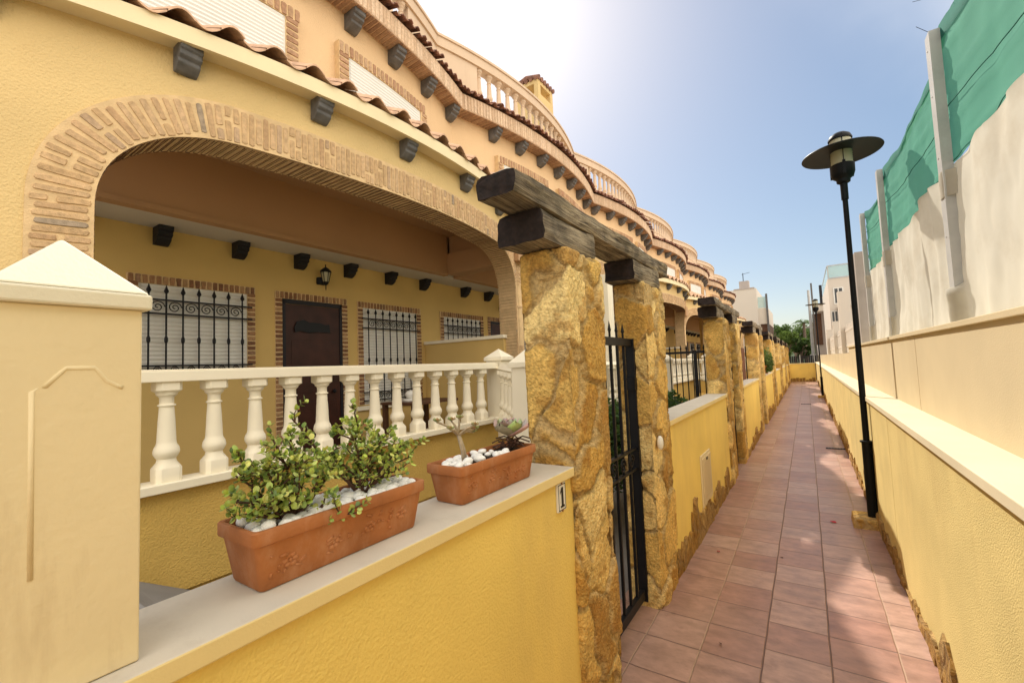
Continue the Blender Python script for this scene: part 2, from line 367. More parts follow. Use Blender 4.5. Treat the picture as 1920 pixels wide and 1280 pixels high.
def tag(o, label, cat, group=None, kind=None):
    o['label'] = label
    if kind: o['kind'] = kind
    if cat: o['category'] = cat
    if group: o['group'] = group
    return o
def struct(o): o['kind'] = 'structure'; return o
def empty(name, loc, label, cat, group=None):
    o = bpy.data.objects.new(name, None); COL.objects.link(o); o.location = loc; o.empty_display_size = .2
    return tag(o, label, cat, group)
def copy_tree(o, parent=None):
    c = o.copy(); COL.objects.link(c); c.parent = parent
    for ch in [x for x in list(bpy.data.objects) if x.parent == o]: copy_tree(ch, c)
    return c
def bx(name, m, parent, *a, bevel=0):
    b = MB(); b.box(*a); return b.build(name, m, parent, bevel=bevel)

# ------------------------------------------------------------------ bowed facades (x = -D(y))
def DP(y): return 2.66 + .085 * (y - 2.6) ** 2
def DU(y): return 3.72 + .062 * (y - 2.4) ** 2
Y0, Y1 = .07, 4.72
def lin(a, b, n): return [a + (b - a) * i / n for i in range(n + 1)]
def bow_box(b, D, y0, y1, z0, z1, o0, o1, n=24):
    """box following the bow; o0 (inner) .. o1 (outer) are offsets toward the path"""
    ys = lin(y0, y1, n)
    F = lambda y, z, o: (-(D(y)) + o, y, z)
    b.grid([[F(y, z0, o1) for y in ys], [F(y, z1, o1) for y in ys]])
    b.grid([[F(y, z0, o0) for y in ys], [F(y, z1, o0) for y in ys]])
    b.grid([[F(y, z0, o0) for y in ys], [F(y, z0, o1) for y in ys]])
    b.grid([[F(y, z1, o0) for y in ys], [F(y, z1, o1) for y in ys]])
    for y in (y0, y1): b.add([F(y, z0, o0), F(y, z0, o1), F(y, z1, o1), F(y, z1, o0)], [(0, 1, 2, 3)])

BRK = [(.54, .365, .20), (.56, .38, .21), (.52, .35, .19), (.54, .36, .20), (.57, .39, .225), (.51, .34, .185), (.54, .365, .205), (.55, .375, .21), (.48, .31, .17), (.56, .385, .22), (.53, .355, .19), (.46, .32, .20)] * 2 + [(.36, .28, .20)]
BRD = [(.30, .16, .08), (.24, .12, .06), (.36, .20, .10), (.20, .10, .055), (.40, .24, .12), (.28, .17, .10)]
def rough_brick(b, P, T, N, L, W, H, seed, pal):
    """P centre on the wall, T along length, N across, outward O=T x N ; L,W lengths; H proud"""
    r = random.Random(seed); O = T.cross(N)
    kk = r.uniform(.92, 1.06); b.cur = tuple(c * kk for c in r.choice(pal))
    pts = []; tp = r.uniform(-.10, .10)
    for (qx, qy) in ((-.94, -.97), (-.4, -1.02), (.3, -1), (.93, -.98), (1, -.3), (1, .4), (.95, .97), (.35, 1.02), (-.4, .98), (-.95, .98), (-1, .35), (-1.0, -.4)):
        pts.append((qx * L / 2 * r.uniform(.97, 1.02), qy * (1 + tp * qx) * W / 2 * r.uniform(.88, 1.06)))
    n = 12
    vs = [P + T * u + N * v - O * .004 for u, v in pts] + [P + T * (u * .95) + N * (v * .82) + O * (H * r.uniform(.6, 1.2)) for u, v in pts]
    fs = [(i, (i + 1) % n, n + (i + 1) % n, n + i) for i in range(n)] + [tuple(range(n, 2 * n))]
    b.add(vs, fs); b.cur = None

# porch arch outline ------------------------------------------------
AL, AR, SP, TOPZ = .65, 4.66, 2.50, 3.04
def arch_z(y):
    rl, rr, rz = .66, .72, TOPZ - SP
    def e(t): return SP + rz * (1 - (1 - t) ** 2.3) ** (1 / 2.3)
    if y <= AL or y >= AR: return None
    if y < AL + rl: return e((y - AL) / rl)
    if y > AR - rr: return e((AR - y) / rr)
    return TOPZ
def arch_path():
    pts = [(AL, 1.06 + i * .05) for i in range(int((SP - 1.06) / .05) + 1)]
    n = 60
    for i in range(1, n): # left corner
        t = (i / n) ** 1.7
        pts.append((AL + .66 * t, arch_z(AL + .66 * t)))
    for y in lin(AL + .66, AR - .72, 40): pts.append((y, TOPZ))
    for i in range(n - 1, 0, -1):
        t = (i / n) ** 1.7; pts.append((AR - .72 * t, arch_z(AR - .72 * t)))
    pts += [(AR, 1.06 + i * .05) for i in range(int((SP - 1.06) / .05), -1, -1)]
    return pts

def resample(pts, step):
    out = []; acc = 0; d = step / 2
    for (a, b) in zip(pts[:-1], pts[1:]):
        L = math.hypot(b[0] - a[0], b[1] - a[1])
        if L < 1e-9: continue
        while acc + L >= d:
            t = (d - acc) / L
            out.append(((a[0] + (b[0] - a[0]) * t, a[1] + (b[1] - a[1]) * t), ((b[0] - a[0]) / L, (b[1] - a[1]) / L))); d += step
        acc += L
    return out

# ------------------------------------------------------------------ house prototype (local frame = world frame of the first house)
ZF = .57      # terrace floor
HW = -4.6     # inner house wall plane
def make_window(parent, y0, y1, z0, z1, grille, D=None, bottom_band=False, name='window', dark=False, bw=.075):
    """inner opening y0..y1,z0..z1 ; D None -> flat plane HW ; parts under one window child"""
    Df = D or (lambda y: -HW)
    S_ = .052
    w = MB(); bow_box(w, Df, y0, y1, z0, z1, -.09 + S_, -.045 + S_, 4)
    fr = w.build(name, 'white', parent)
    sh = MB(); n = int((z1 - z0) / .035)
    for i in range(n):
        za = z0 + (z1 - z0) * i / n; zb = za + (z1 - z0) / n
        ys = lin(y0 + .02, y1 - .02, 4)
        sh.grid([[(-Df(y) - .044 + S_, y, za) for y in ys], [(-Df(y) - .037 + S_, y, (za + zb) / 2) for y in ys], [(-Df(y) - .044 + S_, y, zb) for y in ys]])
    sh.build('shutter', 'shutterbeige' if dark else 'white', fr, fixn=False)
    g = MB(); k = 0
    g.m = 0
    for (a, b_, c, d) in ((y0 - bw, y1 + bw, z1, z1 + bw), (y0 - bw, y0, z0, z1), (y1, y1 + bw, z0, z1)):
        bow_box(g, Df, a, b_, c, d, -.09, .020, 6)
    mo = g.build('brick_surround_bed', 'mortar', fr)
    g = MB(); pal = BRD if D is None else [(.46, .29, .17), (.42, .25, .15), (.50, .33, .20), (.38, .22, .13)]
    st = .048 if D is None else .06
    zz = z0 + st / 2
    while zz < z1 + .0:
        for yc in (y0 - bw / 2, y1 + bw / 2):
            P = Vector((-Df(yc) + .020, yc, zz)); rough_brick(g, P, Vector((0, 1, 0)), Vector((0, 0, 1)), bw * .96, st * .8, .008, int(zz * 1000 + yc * 77), pal)
        zz += st
    yy = y0 - bw + st / 2
    while yy < y1 + bw:
        P = Vector((-Df(yy) + .020, yy, z1 + bw / 2)); rough_brick(g, P, Vector((0, 0, 1)), Vector((0, -1, 0)), bw * .96, st * .8, .008, int(yy * 991), pal)
        yy += st
    g.build('brick_surround', 'brick', fr)
    if grille:
        gr = MB(); xg = HW + .05
        nb = int(round((y1 - y0) / .118)); pitch = (y1 - y0) / nb
        bars = [y0 + pitch * (i + .5) for i in range(nb)]
        h1, h2 = z1 - .135, z1 - .255
        hb = [z0 + .05, z0 + .15] if bottom_band else [z0 + .03, z0 + .1]
        for h in [h1, h2] + hb: gr.box(xg - .006, xg + .006, y0 - .03, y1 + .03, h - .007, h + .007)
        for yb in bars:
            gr.tube([(xg, yb, z0 + .02), (xg, yb, z1 - .04)], .0075, 6)
            gr.lathe([(.004, -.03), (.016, -.01), (.018, 0), (.010, .02), (.002, .05)], 8, (xg, yb), z1 - .055)
            gr.lathe([(.008, -.03), (.014, -.012), (.014, .012), (.008, .03)], 8, (xg, yb), (h2 + hb[1]) / 2)
        for i in range(nb - 1):
            yc = (bars[i] + bars[i + 1]) / 2
            for (ha, hb_) in ((h2, h1), (hb[0], hb[1])):
                zc = (ha + hb_) / 2; rr = abs(hb_ - ha) * .44
                pts = []
                for q in range(22):
                    a = q / 21 * 3.6 * math.pi; ra = rr * (1 - q / 24)
                    pts.append((xg, yc + ra * math.cos(a), zc + ra * math.sin(a)))
                gr.tube(pts, .0045, 5)
        gr.build('grille', 'iron', fr)
    return fr

CORB = [(0, 0), (1, 0), (1, -.24), (.93, -.30), (.86, -.32), (.86, -.50), (.72, -.58), (.66, -.60), (.64, -.74), (.46, -.86), (.30, -.96), (.16, -1), (0, -1)]
def corbel_mb(x, y, z, d, h, w):
    b = MB(); b.prism_y([(x + d * a, z + h * c) for a, c in CORB], y - w / 2, y + w / 2); return b

def roof_tiles(D, z, o_out, o_in, rise, pitch, amp, seed, rough=0.0):
    b = MB(); r = random.Random(seed); n = int((Y1 - Y0) / pitch); per = 12
    p = (Y1 - Y0) / n
    for i in range(n):
        jz = r.uniform(-1, 1) * rough; jo = r.uniform(-1, 1) * rough * 1.5
        # channel + cover, the cover laid slightly over the channel
        for kind in (0, 1):
            ys = lin(0, 1, per // 2)
            rows_t = []; rows_b = []
            for (o, zz) in ((o_out + jo + (.012 if kind else 0), z), ((o_out + o_in) / 2, z + rise / 2), (o_in, z + rise)):
                rt = []; rb = []
                for t in ys:
                    y = Y0 + p * (i + kind * .5 + t * .5)
                    ang = math.pi * t
                    zv = zz + jz + (amp * math.sin(ang) if kind else -amp * .75 * math.sin(ang)) + amp * .4
                    x = -D(y) + o
                    th = .012
                    rt.append((x, y, zv + th / 2)); rb.append((x, y, zv - th / 2))
                rows_t.append(rt); rows_b.append(rb)
            b.grid(rows_t); b.grid(rows_b); b.grid([rows_t[0], rows_b[0]])
    return b

def baluster_mb(h, w=.096, n=16):
    b = MB(); W = w / 2
    prof = [(W, 0, 1), (W, .13 * h, 1), (W * .96, .145 * h, .8), (W * .78, .19 * h, 0), (W * .72, .225 * h, 0), (W * .84, .24 * h, 0), (W * 1.0, .275 * h, 0), (W * 1.02, .30 * h, 0),
            (W * .95, .335 * h, 0), (W * .78, .37 * h, 0), (W * .74, .40 * h, 0), (W * .66, .60 * h, 0), (W * .58, .735 * h, 0), (W * .56, .75 * h, 0), (W * .70, .757 * h, 0), (W * .70, .77 * h, 0), (W * .56, .778 * h, 0),
            (W * .56, .84 * h, 0), (W * .62, .85 * h, 0), (W * .80, .87 * h, 0), (W * .82, .885 * h, 0), (W * .86, .90 * h, .7), (W, .915 * h, 1), (W, h, 1)]
    b.lathe(prof, n, rot=math.pi / n * 0)
    return b

def make_house():
    H = empty('townhouse', (0, 0, 0), 'x', 'house', 'terraced houses along the path')
    # porch front wall with arch
    b = MB(); th = .26; ztop = 3.52
    ys = sorted(set([Y0, AL, AR, Y1] + lin(Y0, AL, 3) + [AL + .66 * (i / 24) ** 1.7 for i in range(25)] + [AR - .72 * (i / 24) ** 1.7 for i in range(25)] + lin(AL + .66, AR - .72, 24) + lin(AR, Y1, 1)))
    zl = lambda y: (arch_z(y) if AL < y < AR else (SP if y in (AL, AR) else ZF))
    for a, c in zip(ys[:-1], ys[1:]):
        mid = (a + c) / 2
        if AL < mid < AR:
            za = SP if a <= AL + 1e-6 else arch_z(a); zc = SP if c >= AR - 1e-6 else arch_z(c)
        else: za = zc = 0
        for o in (0, -th):
            b.add([(-DP(a) + o, a, za), (-DP(c) + o, c, zc), (-DP(c) + o, c, ztop), (-DP(a) + o, a, ztop)], [(0, 1, 2, 3)])
        if AL < mid < AR: b.add([(-DP(a), a, za), (-DP(c), c, zc), (-DP(c) - th, c, zc), (-DP(a) - th, a, za)], [(0, 1, 2, 3)])
    for y in (AL, AR): b.add([(-DP(y), y, 0), (-DP(y) - th, y, 0), (-DP(y) - th, y, SP), (-DP(y), y, SP)], [(0, 1, 2, 3)])
    b.build('porch_wall', 'stucco', H)
    # brick arch : mortar band + bricks
    path = arch_path(); bw = .225
    def nrm(i):
        a = path[max(i - 1, 0)]; c = path[min(i + 1, len(path) - 1)]
        L = math.hypot(c[0] - a[0], c[1] - a[1]); return (-(c[1] - a[1]) / L, (c[0] - a[0]) / L)
    clampy = lambda y: min(max(y, Y0 + .01), Y1 - .005)
    m_ = MB(); inn = []; out = []
    for i, p in enumerate(path):
        n = nrm(i)
        yi, zi = p[0] - n[0] * .006, p[1] - n[1] * .006; yo, zo = clampy(p[0] + n[0] * bw), p[1] + n[1] * bw
        inn.append((yi, zi)); out.append((yo, zo))
    F = lambda q, o: (-DP(q[0]) + o, q[0], q[1])
    m_.grid([[F(q, .010) for q in inn], [F(q, .010) for q in out]])
    m_.grid([[F(q, .010) for q in out], [F(q, -.01) for q in out]])
    m_.grid([[F(q, .010) for q in inn], [F(q, -.268) for q in inn]])
    m_.grid([[F(q, -.268) for q in inn], [F(q, -.268) for q in out]])
    arch = m_.build('brick_arch', 'mortar', H)
    g = MB(); k = 0; r = random.Random(3)
    for (p, t) in resample(path, .039):
        k += 1
        n = Vector((0, -t[1], t[0])); T = n; Nv = Vector((0, -t[0], -t[1]))
        # slope of the bow
        def at(d, sgn=1):
            y = clampy(p[0] + n.y * d); return Vector((-DP(y) + .011, y, p[1] + n.z * d))
        parts = r.choice([[(.0, .215)], [(.0, .215)], [(.0, .215)], [(.005, .205)], [(.0, .10), (.115, .215)], [(0, .13), (.15, .215)], [(.02, .2)], [(0, .07), (.085, .215)]])
        fan = .044 if True else 0
        for (a, c) in parts:
            q = at((a + c) / 2)
            if abs(q.y - (Y1 - .005)) < .001 and p[0] > AR - .01: q.y = min(q.y, Y1 - .05)
            wd = r.uniform(.029, .036)
            ln = (c - a)
            if p[0] >= AR - .02 and abs(n.y) > .9: ln = min(ln, .06); 
            dx = (DP(q.y + .05) - DP(q.y - .05)) / .1
            Tt = Vector((-dx * T.y, T.y, T.z)).normalized(); Nn = Vector((-dx * Nv.y, Nv.y, Nv.z)).normalized()
            rough_brick(g, q, Tt, Nn, ln * .97, wd * 1.03, .0045, k * 13 + int(a * 1000), BRK)
        # intrados brick
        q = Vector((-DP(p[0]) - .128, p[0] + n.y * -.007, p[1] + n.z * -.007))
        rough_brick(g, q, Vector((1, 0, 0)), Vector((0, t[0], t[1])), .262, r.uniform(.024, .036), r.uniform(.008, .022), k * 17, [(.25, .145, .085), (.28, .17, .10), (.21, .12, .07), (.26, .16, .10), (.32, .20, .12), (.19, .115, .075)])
    g.build('arch_bricks', 'brick', arch)
    # eave: cream cornice, tiles, roof slab, corbels
    e = MB(); bow_box(e, DP, Y0, Y1, 3.50, 3.585, -.20, .120); bow_box(e, DP, Y0, Y1, 3.478, 3.575, .1205, .150)
    e.build('eave_cornice', 'cream', H)
    e = MB(); ysr = lin(Y0, Y1, 24)
    e.grid([[(-DP(y) + .10, y, 3.588) for y in ysr], [(-DP(y) - .3, y, 3.75) for y in ysr], [(-DU(y) + .0, y, 4.03) for y in ysr]])
    rf = e.build('porch_roof', 'tile', H, fixn=False)
    roof_tiles(DP, 3.590, .170, -.62, .40, .222, .042, 5, .006).build('eave_tiles', 'tile', rf, fixn=False)
    for y in (.26, 1.01, 1.75, 2.49, 3.29, 4.05):
        corbel_mb(-DP(y), y, 3.499, .118, .145, .112).build('corbel', 'corbel', H, bevel=.006)
    # upper wall
    u = MB(); bow_box(u, DU, Y0, Y1, 3.62, 5.75, -.2, 0)
    u.build('upper_wall', 'peach', H)
    for (a, c) in ((.74, 2.05), (2.70, 3.82)): make_window(H, a, c, 4.05, 4.82, False, D=lambda y: DU(y) - .055, bw=.115)
    # cornice of soffit bricks
    c = MB(); bow_box(c, DU, Y0, Y1, 5.315, 5.545, -.05, .225); co = c.build('brick_cornice', 'soffit', H)
    g = MB(); y = Y0 + .03; k = 0
    while y < Y1 - .02:
        k += 1
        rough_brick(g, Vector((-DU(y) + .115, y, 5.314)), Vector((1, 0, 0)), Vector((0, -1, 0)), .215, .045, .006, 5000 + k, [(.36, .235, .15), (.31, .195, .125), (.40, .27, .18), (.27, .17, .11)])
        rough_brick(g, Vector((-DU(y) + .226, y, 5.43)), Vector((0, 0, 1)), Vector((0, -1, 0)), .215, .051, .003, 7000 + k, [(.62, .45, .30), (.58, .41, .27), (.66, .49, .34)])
        y += .055
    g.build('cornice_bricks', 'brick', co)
    for i in range(8):
        y = .33 + i * .61
        corbel_mb(-DU(y), y, 5.31, .19, .17, .13).build('corbel', 'corbel', H, bevel=.005)
    t = roof_tiles(DU, 5.575, .285, -.16, .16, .125, .026, 11, .014)
    t.build('cornice_tiles', 'tiledark', H, fixn=False)
    # parapet with roof balusters
    DQ = lambda y: 3.93 + .068 * (y - 2.4) ** 2
    p = MB(); bow_box(p, DQ, Y0, Y1, 5.60, 5.92, -.14, 0); pp = p.build('parapet', 'parapet', H)
    p = MB(); bow_box(p, DQ, Y0, Y1, 6.48, 6.63, -.16, .02); bow_box(p, DQ, Y0, Y1, 6.631, 6.67, -.18, .04); p.build('parapet_rail', 'parapet', pp)
    p = MB()
    for (a, c_) in ((Y0, .62), (3.98, Y1)):
        p = MB(); bow_box(p, DQ, a, c_, 5.921, 6.479, -.13, -.01, 4); p.build('parapet_panel', 'parapet', pp)
    bal = baluster_mb(.56, .115, 8); me = None
    for i in range(15):
        y = .74 + i * .225
        if me is None:
            o = bal.build('baluster', 'parapet', pp, smooth=True, shade_angle=40); me = o.data
        else:
            o = bpy.data.objects.new('baluster', me); COL.objects.link(o); o.parent = pp
        o.location = (-DQ(y) - .07, y, 5.92)
    # house body and rear wall
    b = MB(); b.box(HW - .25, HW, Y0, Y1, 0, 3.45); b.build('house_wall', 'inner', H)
    b = MB(); b.box(-8.2, HW - .26, Y0, Y1, 0, 5.60); b.build('house_body', 'stucco', H)
    b = MB(); b.box(-8.2, -3.95, Y0 + .0, Y1 - .0, 5.60, 5.66); b.build('roof_terrace', 'concrete', H)
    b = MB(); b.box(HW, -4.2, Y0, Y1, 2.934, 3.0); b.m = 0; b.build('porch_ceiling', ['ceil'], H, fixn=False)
    b = MB(); ysr = lin(Y0, Y1, 24); b.grid([[(-4.19, y, 3.50) for y in ysr], [(-DP(y) - .25, y, 3.50) for y in ysr]]); b.box(-4.2, -4.12, Y0, Y1 - .10, 2.934, 3.50); b.box(-4.12, -4.10, Y0, Y1 - .125, 2.934, 2.975)
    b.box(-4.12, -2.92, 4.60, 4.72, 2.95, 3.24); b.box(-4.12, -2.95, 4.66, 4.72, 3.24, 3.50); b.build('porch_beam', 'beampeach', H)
    for i in range(7):
        y = 1.442 + .6265 * i - .6265
        if y > Y1: break
        corbel_mb(HW, y, 2.932, .15, .15, .105).build('corbel', 'corbelb', H)
    # divider wall between porches
    b = MB(); b.box(HW + .001, -3.2, 4.60, 4.72, ZF, 1.985); d = b.build('divider_wall', 'inner', H)
    b = MB(); b.box(HW + .002, -3.18, 4.575, 4.745, 1.986, 2.03); b.build('divider_coping', 'creamw', d, bevel=.006)
    # terrace
    b = MB(); b.box(HW, -2.66, Y0, Y1, 0, ZF); b.box(-2.85, -2.64, Y0, 3.85, ZF, 1.07); b.build('terrace_base', 'terrace', H)
    b = MB(); b.box(HW, -2.86, Y0, Y1, ZF + .002, ZF + .012); b.build('terrace_floor', 'stone_grey', H)
    # windows and door
    make_window(H, 1.29, 2.15, 1.64, 2.44, True)
    make_window(H, 3.52, 4.44, 1.22, 2.43, True, bottom_band=True)
    b = MB(); b.box(HW - .02, HW + .035, 3.40, 4.56, 1.155, 1.205); b.build('window_sill', 'creamw', H)
    y0, y1, z1 = 2.505, 3.228, 2.44
    b = MB(); b.box(HW - .02, HW + .012, y0, y0 + .035, ZF, z1); b.box(HW - .02, HW + .012, y1 - .035, y1, ZF, z1); b.box(HW - .02, HW + .012, y0, y1, z1 - .05, z1)
    dr = b.build('door_frame', 'doorframe', H)
    b = MB(); b.box(HW - .03, HW + .004, y0 + .036, y1 - .036, ZF, z1 - .052)
    for (a, c_, e_, f_) in ((y0 + .1, y1 - .1, ZF + .1, ZF + .75), (y0 + .1, y1 - .1, ZF + .85, z1 - .45)):
        b.box(HW + .004, HW + .009, a, c_, e_, f_)
    dd = b.build('door', 'door', H, bevel=.004)
    b = MB(); pl = [(2.63, 2.13), (2.66, 2.20), (2.74, 2.225), (2.80, 2.20), (2.93, 2.20), (3.0, 2.18), (3.05, 2.19), (3.06, 2.09), (2.92, 2.095), (2.8, 2.08), (2.70, 2.10), (2.64, 2.08)]
    o_ = len(b.v); n = len(pl)
    b.v += [(HW + .0095, y, z) for y, z in pl] + [(HW + .022, y, z) for y, z in pl]
    for i in range(n): b.face((i, (i + 1) % n, n + (i + 1) % n, n + i))
    b.face(list(range(n))); b.face(list(range(n, 2 * n)))
    b.build('name_plaque', 'iron', dd)
    b = MB(); b.ellipsoid((HW + .03, 3.10, 1.42), (.022, .022, .022)); b.tube([(HW + .01, 3.10, 1.42), (HW + .03, 3.10, 1.42)], .009); b.build('door_knob', 'iron', dd, smooth=True)
    b = MB()
    for (a, c_, e_, f_) in ((y0 - .075, y1 + .075, z1, z1 + .075), (y0 - .075, y0, ZF, z1), (y1, y1 + .075, ZF, z1)): b.box(HW - .02, HW + .010, a, c_, e_, f_)
    sr = b.build('door_surround', 'mortar', H)
    g = MB(); st = .048; zz = ZF + st / 2
    while zz < z1:
        for yc in (y0 - .0375, y1 + .0375): rough_brick(g, Vector((HW + .010, yc, zz)), Vector((0, 1, 0)), Vector((0, 0, 1)), .072, st * .8, .008, int(zz * 777 + yc * 31), BRD)
        zz += st
    yy = y0 - .05
    while yy < y1 + .07: rough_brick(g, Vector((HW + .010, yy, z1 + .0375)), Vector((0, 0, 1)), Vector((0, -1, 0)), .072, st * .8, .008, int(yy * 991), BRD); yy += st
    g.build('surround_bricks', 'brick', sr)
    return H

def make_balustrade():
    T = empty('terrace_balustrade', (0, 0, 0), 'x', 'balustrade', 'white balustrades on the porch terraces')
    xb = -2.6 - .065
    b = MB(); b.box(-2.73, -2.60, Y0, 3.62, 1.601, 1.655); b.box(-2.725, -2.605, Y0, 3.62, 1.655, 1.662); b.build('top_rail', 'creamw', T, bevel=.006)
    b = MB(); b.box(-2.735, -2.585, Y0, 3.84, 1.072, 1.115); b.build('plinth', 'creamw', T, bevel=.004)
    bal = baluster_mb(.485, .108); me = None; y = .872 - .213 * 3
    i = 0
    while y < 3.56:
        if me is None: o = bal.build('baluster', 'creamw', T, smooth=True, shade_angle=35); me = o.data
        else:
            o = bpy.data.objects.new('baluster', me); COL.objects.link(o); o.parent = T
        o.location = (xb, y, 1.1155); y += .2115
    def postmb(x, y, w, z0, z1, cap):
        p = MB(); p.box(x - w / 2, x + w / 2, y - w / 2, y + w / 2, z0, z1)
        w2 = w / 2 + .018
        p.box(x - w2, x + w2, y - w2, y + w2, z1 + .001, z1 + .035)
        o = len(p.v); p.v += [(x - w2, y - w2, z1 + .036), (x + w2, y - w2, z1 + .036), (x + w2, y + w2, z1 + .036), (x - w2, y + w2, z1 + .036), (x, y, z1 + .036 + cap)]
        for q in ((0, 1, 4), (1, 2, 4), (2, 3, 4), (3, 0, 4), (0, 1, 2, 3)): p.face([o + k for k in q])
        return p
    postmb(-2.665, 3.73, .19, .9, 1.68, .09).build('end_post', 'creamw', T, bevel=.004)
    postmb(-1.74, 2.78, .16, .1, 1.60, .10).build('newel_post', 'creamw', T, bevel=.004)
    # short raked rail from end post to newel
    A = Vector((-2.58, 3.64, 1.60)); B = Vector((-1.82, 2.86, 1.56))
    b = MB(); b.tube([A, B], .045, 4); b.tube([A - Vector((0, 0, .5)), B - Vector((0, 0, .55))], .04, 4); b.build('stair_rail', 'creamw', T)
    for k in (.14, .32, .5, .68, .86):
        o = bpy.data.objects.new('baluster', me); COL.objects.link(o); o.parent = T
        q = A.lerp(B, k); o.location = (q.x, q.y, q.z - .50)
    return T

def make_lantern(loc, label):
    T = empty('wall_lantern', loc, label, 'lantern', 'wall lanterns on the porches')
    b = MB(); b.lathe([(.0, .13), (.006, .13), (.006, .10), (.03, .085), (.055, .06), (.062, .045), (.062, .035)], 12, (.11, 0))
    b.lathe([(.03, -.07), (.034, -.075), (.02, -.10), (.006, -.11), (.006, -.15), (.001, -.17)], 12, (.11, 0))
    for k in range(6):
        a = k * math.pi / 3; b.tube([(.11 + .055 * math.cos(a), .055 * math.sin(a), .04), (.11 + .032 * math.cos(a), .032 * math.sin(a), -.072)], .004, 5)
    b.build('lantern_frame', 'iron', T)
    b = MB(); b.lathe([(.030, -.07), (.052, .038)], 12, (.11, 0)); b.build('lantern_glass', 'lampglass', T)
    b = MB(); b.lathe([(.045, -.09), (.05, -.08), (.05, -.02), (.045, -.01)], 12, (0.01, 0)); b.tube([(.02, 0, -.05), (.07, 0, -.09), (.11, 0, -.10)], .008, 6); b.build('wall_bracket', 'iron', T)
    return T

# ------------------------------------------------------------------ the row of houses
P = 4.65
protoH = make_house(); protoB = make_balustrade()
hl = ['yellow terraced house nearest the camera, its wide brick arch porch open on the left',
      'second terraced house in the row, the one with the square roof chimney',
      'third terraced house in the row, brick arch porch seen between the stone pillars',
      'fourth terraced house in the row, bowed cornice beyond the third house',
      'fifth terraced house in the row, small bowed cornice in the distance',
      'sixth terraced house in the row, next to last bowed cornice',
      'last terraced house of the row, beside the tall pale building']
bl = ['white balustrade under the nearest brick arch behind the two planters',
      'white balustrade of the second porch, hidden behind the first pair of stone pillars',
      'white balustrade of the third porch, seen past the dark hedge and black railing',
      'white balustrade of the fourth porch beyond the hedge', 'white balustrade of the fifth porch in the row',
      'white balustrade of the sixth porch in the row', 'white balustrade of the last porch in the row']
for i in range(7):
    for proto, lab in ((protoH, hl[i]), (protoB, bl[i])):
        o = proto if i == 0 else copy_tree(proto)
        o['label'] = lab
        if i % 2: o.scale = (1, -1, 1); o.location = (0, i * P + 2 * 2.395, 0)
        else: o.location = (0, i * P, 0)
        if i % 2:
            for ch in list(o.children):
                if ch.name.startswith('corbel') and max(v.co.y for v in ch.data.vertices) > 4.5: bpy.data.objects.remove(ch)
# chimney of the second house (part of it)
H2 = [o for o in bpy.data.objects if o.get('label') == hl[1]][0]
c = MB(); c.box(-5.02, -4.45, 8.09, 8.76, 5.6, 7.56); c.box(-5.02, -4.94, 8.09, 8.76, 7.56, 7.78); c.box(-4.55, -4.45, 8.09, 8.20, 7.56, 7.78); c.box(-4.55, -4.45, 8.65, 8.76, 7.56, 7.78)
c.box(-5.02, -4.45, 8.09, 8.76, 7.78, 7.87)
ch = c.build('chimney', 'stucco')
t = MB()
for i in range(6):
    y = 8.10 + i * .13; t.tube([(-4.41, y, 7.89), (-4.73, y, 7.98), (-5.06, y, 7.89)], .05, 8)
for i in range(5):
    x = -4.97 + i * .12; t.tube([(x, 8.05, 7.88), (x, 8.19, 7.94)], .042, 8)
tt = t.build('chimney_tiles', 'tiledark')
ch.parent = H2; ch.matrix_parent_inverse = Matrix.Translation(H2.location) .inverted() if False else (Matrix.Translation((0, P + 4.79, 0)) @ Matrix.Diagonal((1, -1, 1, 1))).inverted()
tt.parent = ch
for i, (px, lab) in enumerate(((-4.6, 'black wall lantern beside the dark front door of the nearest porch'), (-4.6, 'black wall lantern in the neighbouring porch, seen under the right end of the arch'))):
    make_lantern((HW, 2.955 if i == 0 else 6.55, 2.735), lab)

# little table with flower bowl in the nearest porch
T = empty('porch_table', (-3.9, 3.75, ZF), 'small brown wooden table standing behind the balustrade near the divider wall', 'table')
bx('table_top', 'woodbrown', T, -.28, .28, -.32, .42, .66, .69, bevel=.004)
for sx in (-.24, .24):
    for sy in (-.28, .38): bx('leg', 'woodbrown', T, sx - .025, sx + .025, sy - .025, sy + .025, 0, .659)
b = MB(); b.box(-3.97, -3.83, 3.55, 3.75, ZF + .69, ZF + .72); b.ellipsoid((-3.9, 3.65, ZF + .77), (.06, .08, .05)); tag(b.build('ornament', 'plate', smooth=True), 'small white ornament on the brown porch table', 'ornament')

# grey sloped storage box below the terrace
b = MB()
b.prism_y([(-2.64, .06), (-1.75, .06), (-1.75, .50), (-2.64, .50)], .30, .70)
vs = [(-2.645, .29, .80), (-1.74, .29, .80), (-2.645, .60, .80), (-1.74, .60, .80), (-2.645, .70, .72), (-1.74, .70, .70), (-2.645, .96, .56), (-1.74, .96, .54), (-2.645, .96, .06), (-1.74, .96, .06), (-2.645, .29, .06), (-1.74, .29, .06)]
b.add(vs, [(0, 1, 3, 2), (2, 3, 5, 4), (4, 5, 7, 6), (6, 7, 9, 8), (0, 1, 11, 10), (1, 3, 5, 7, 9, 11), (0, 2, 4, 6, 8, 10)])
tag(b.build('garden_chest', 'stone_grey'), 'grey storage chest with sloping lid below the nearest terrace', 'chest')

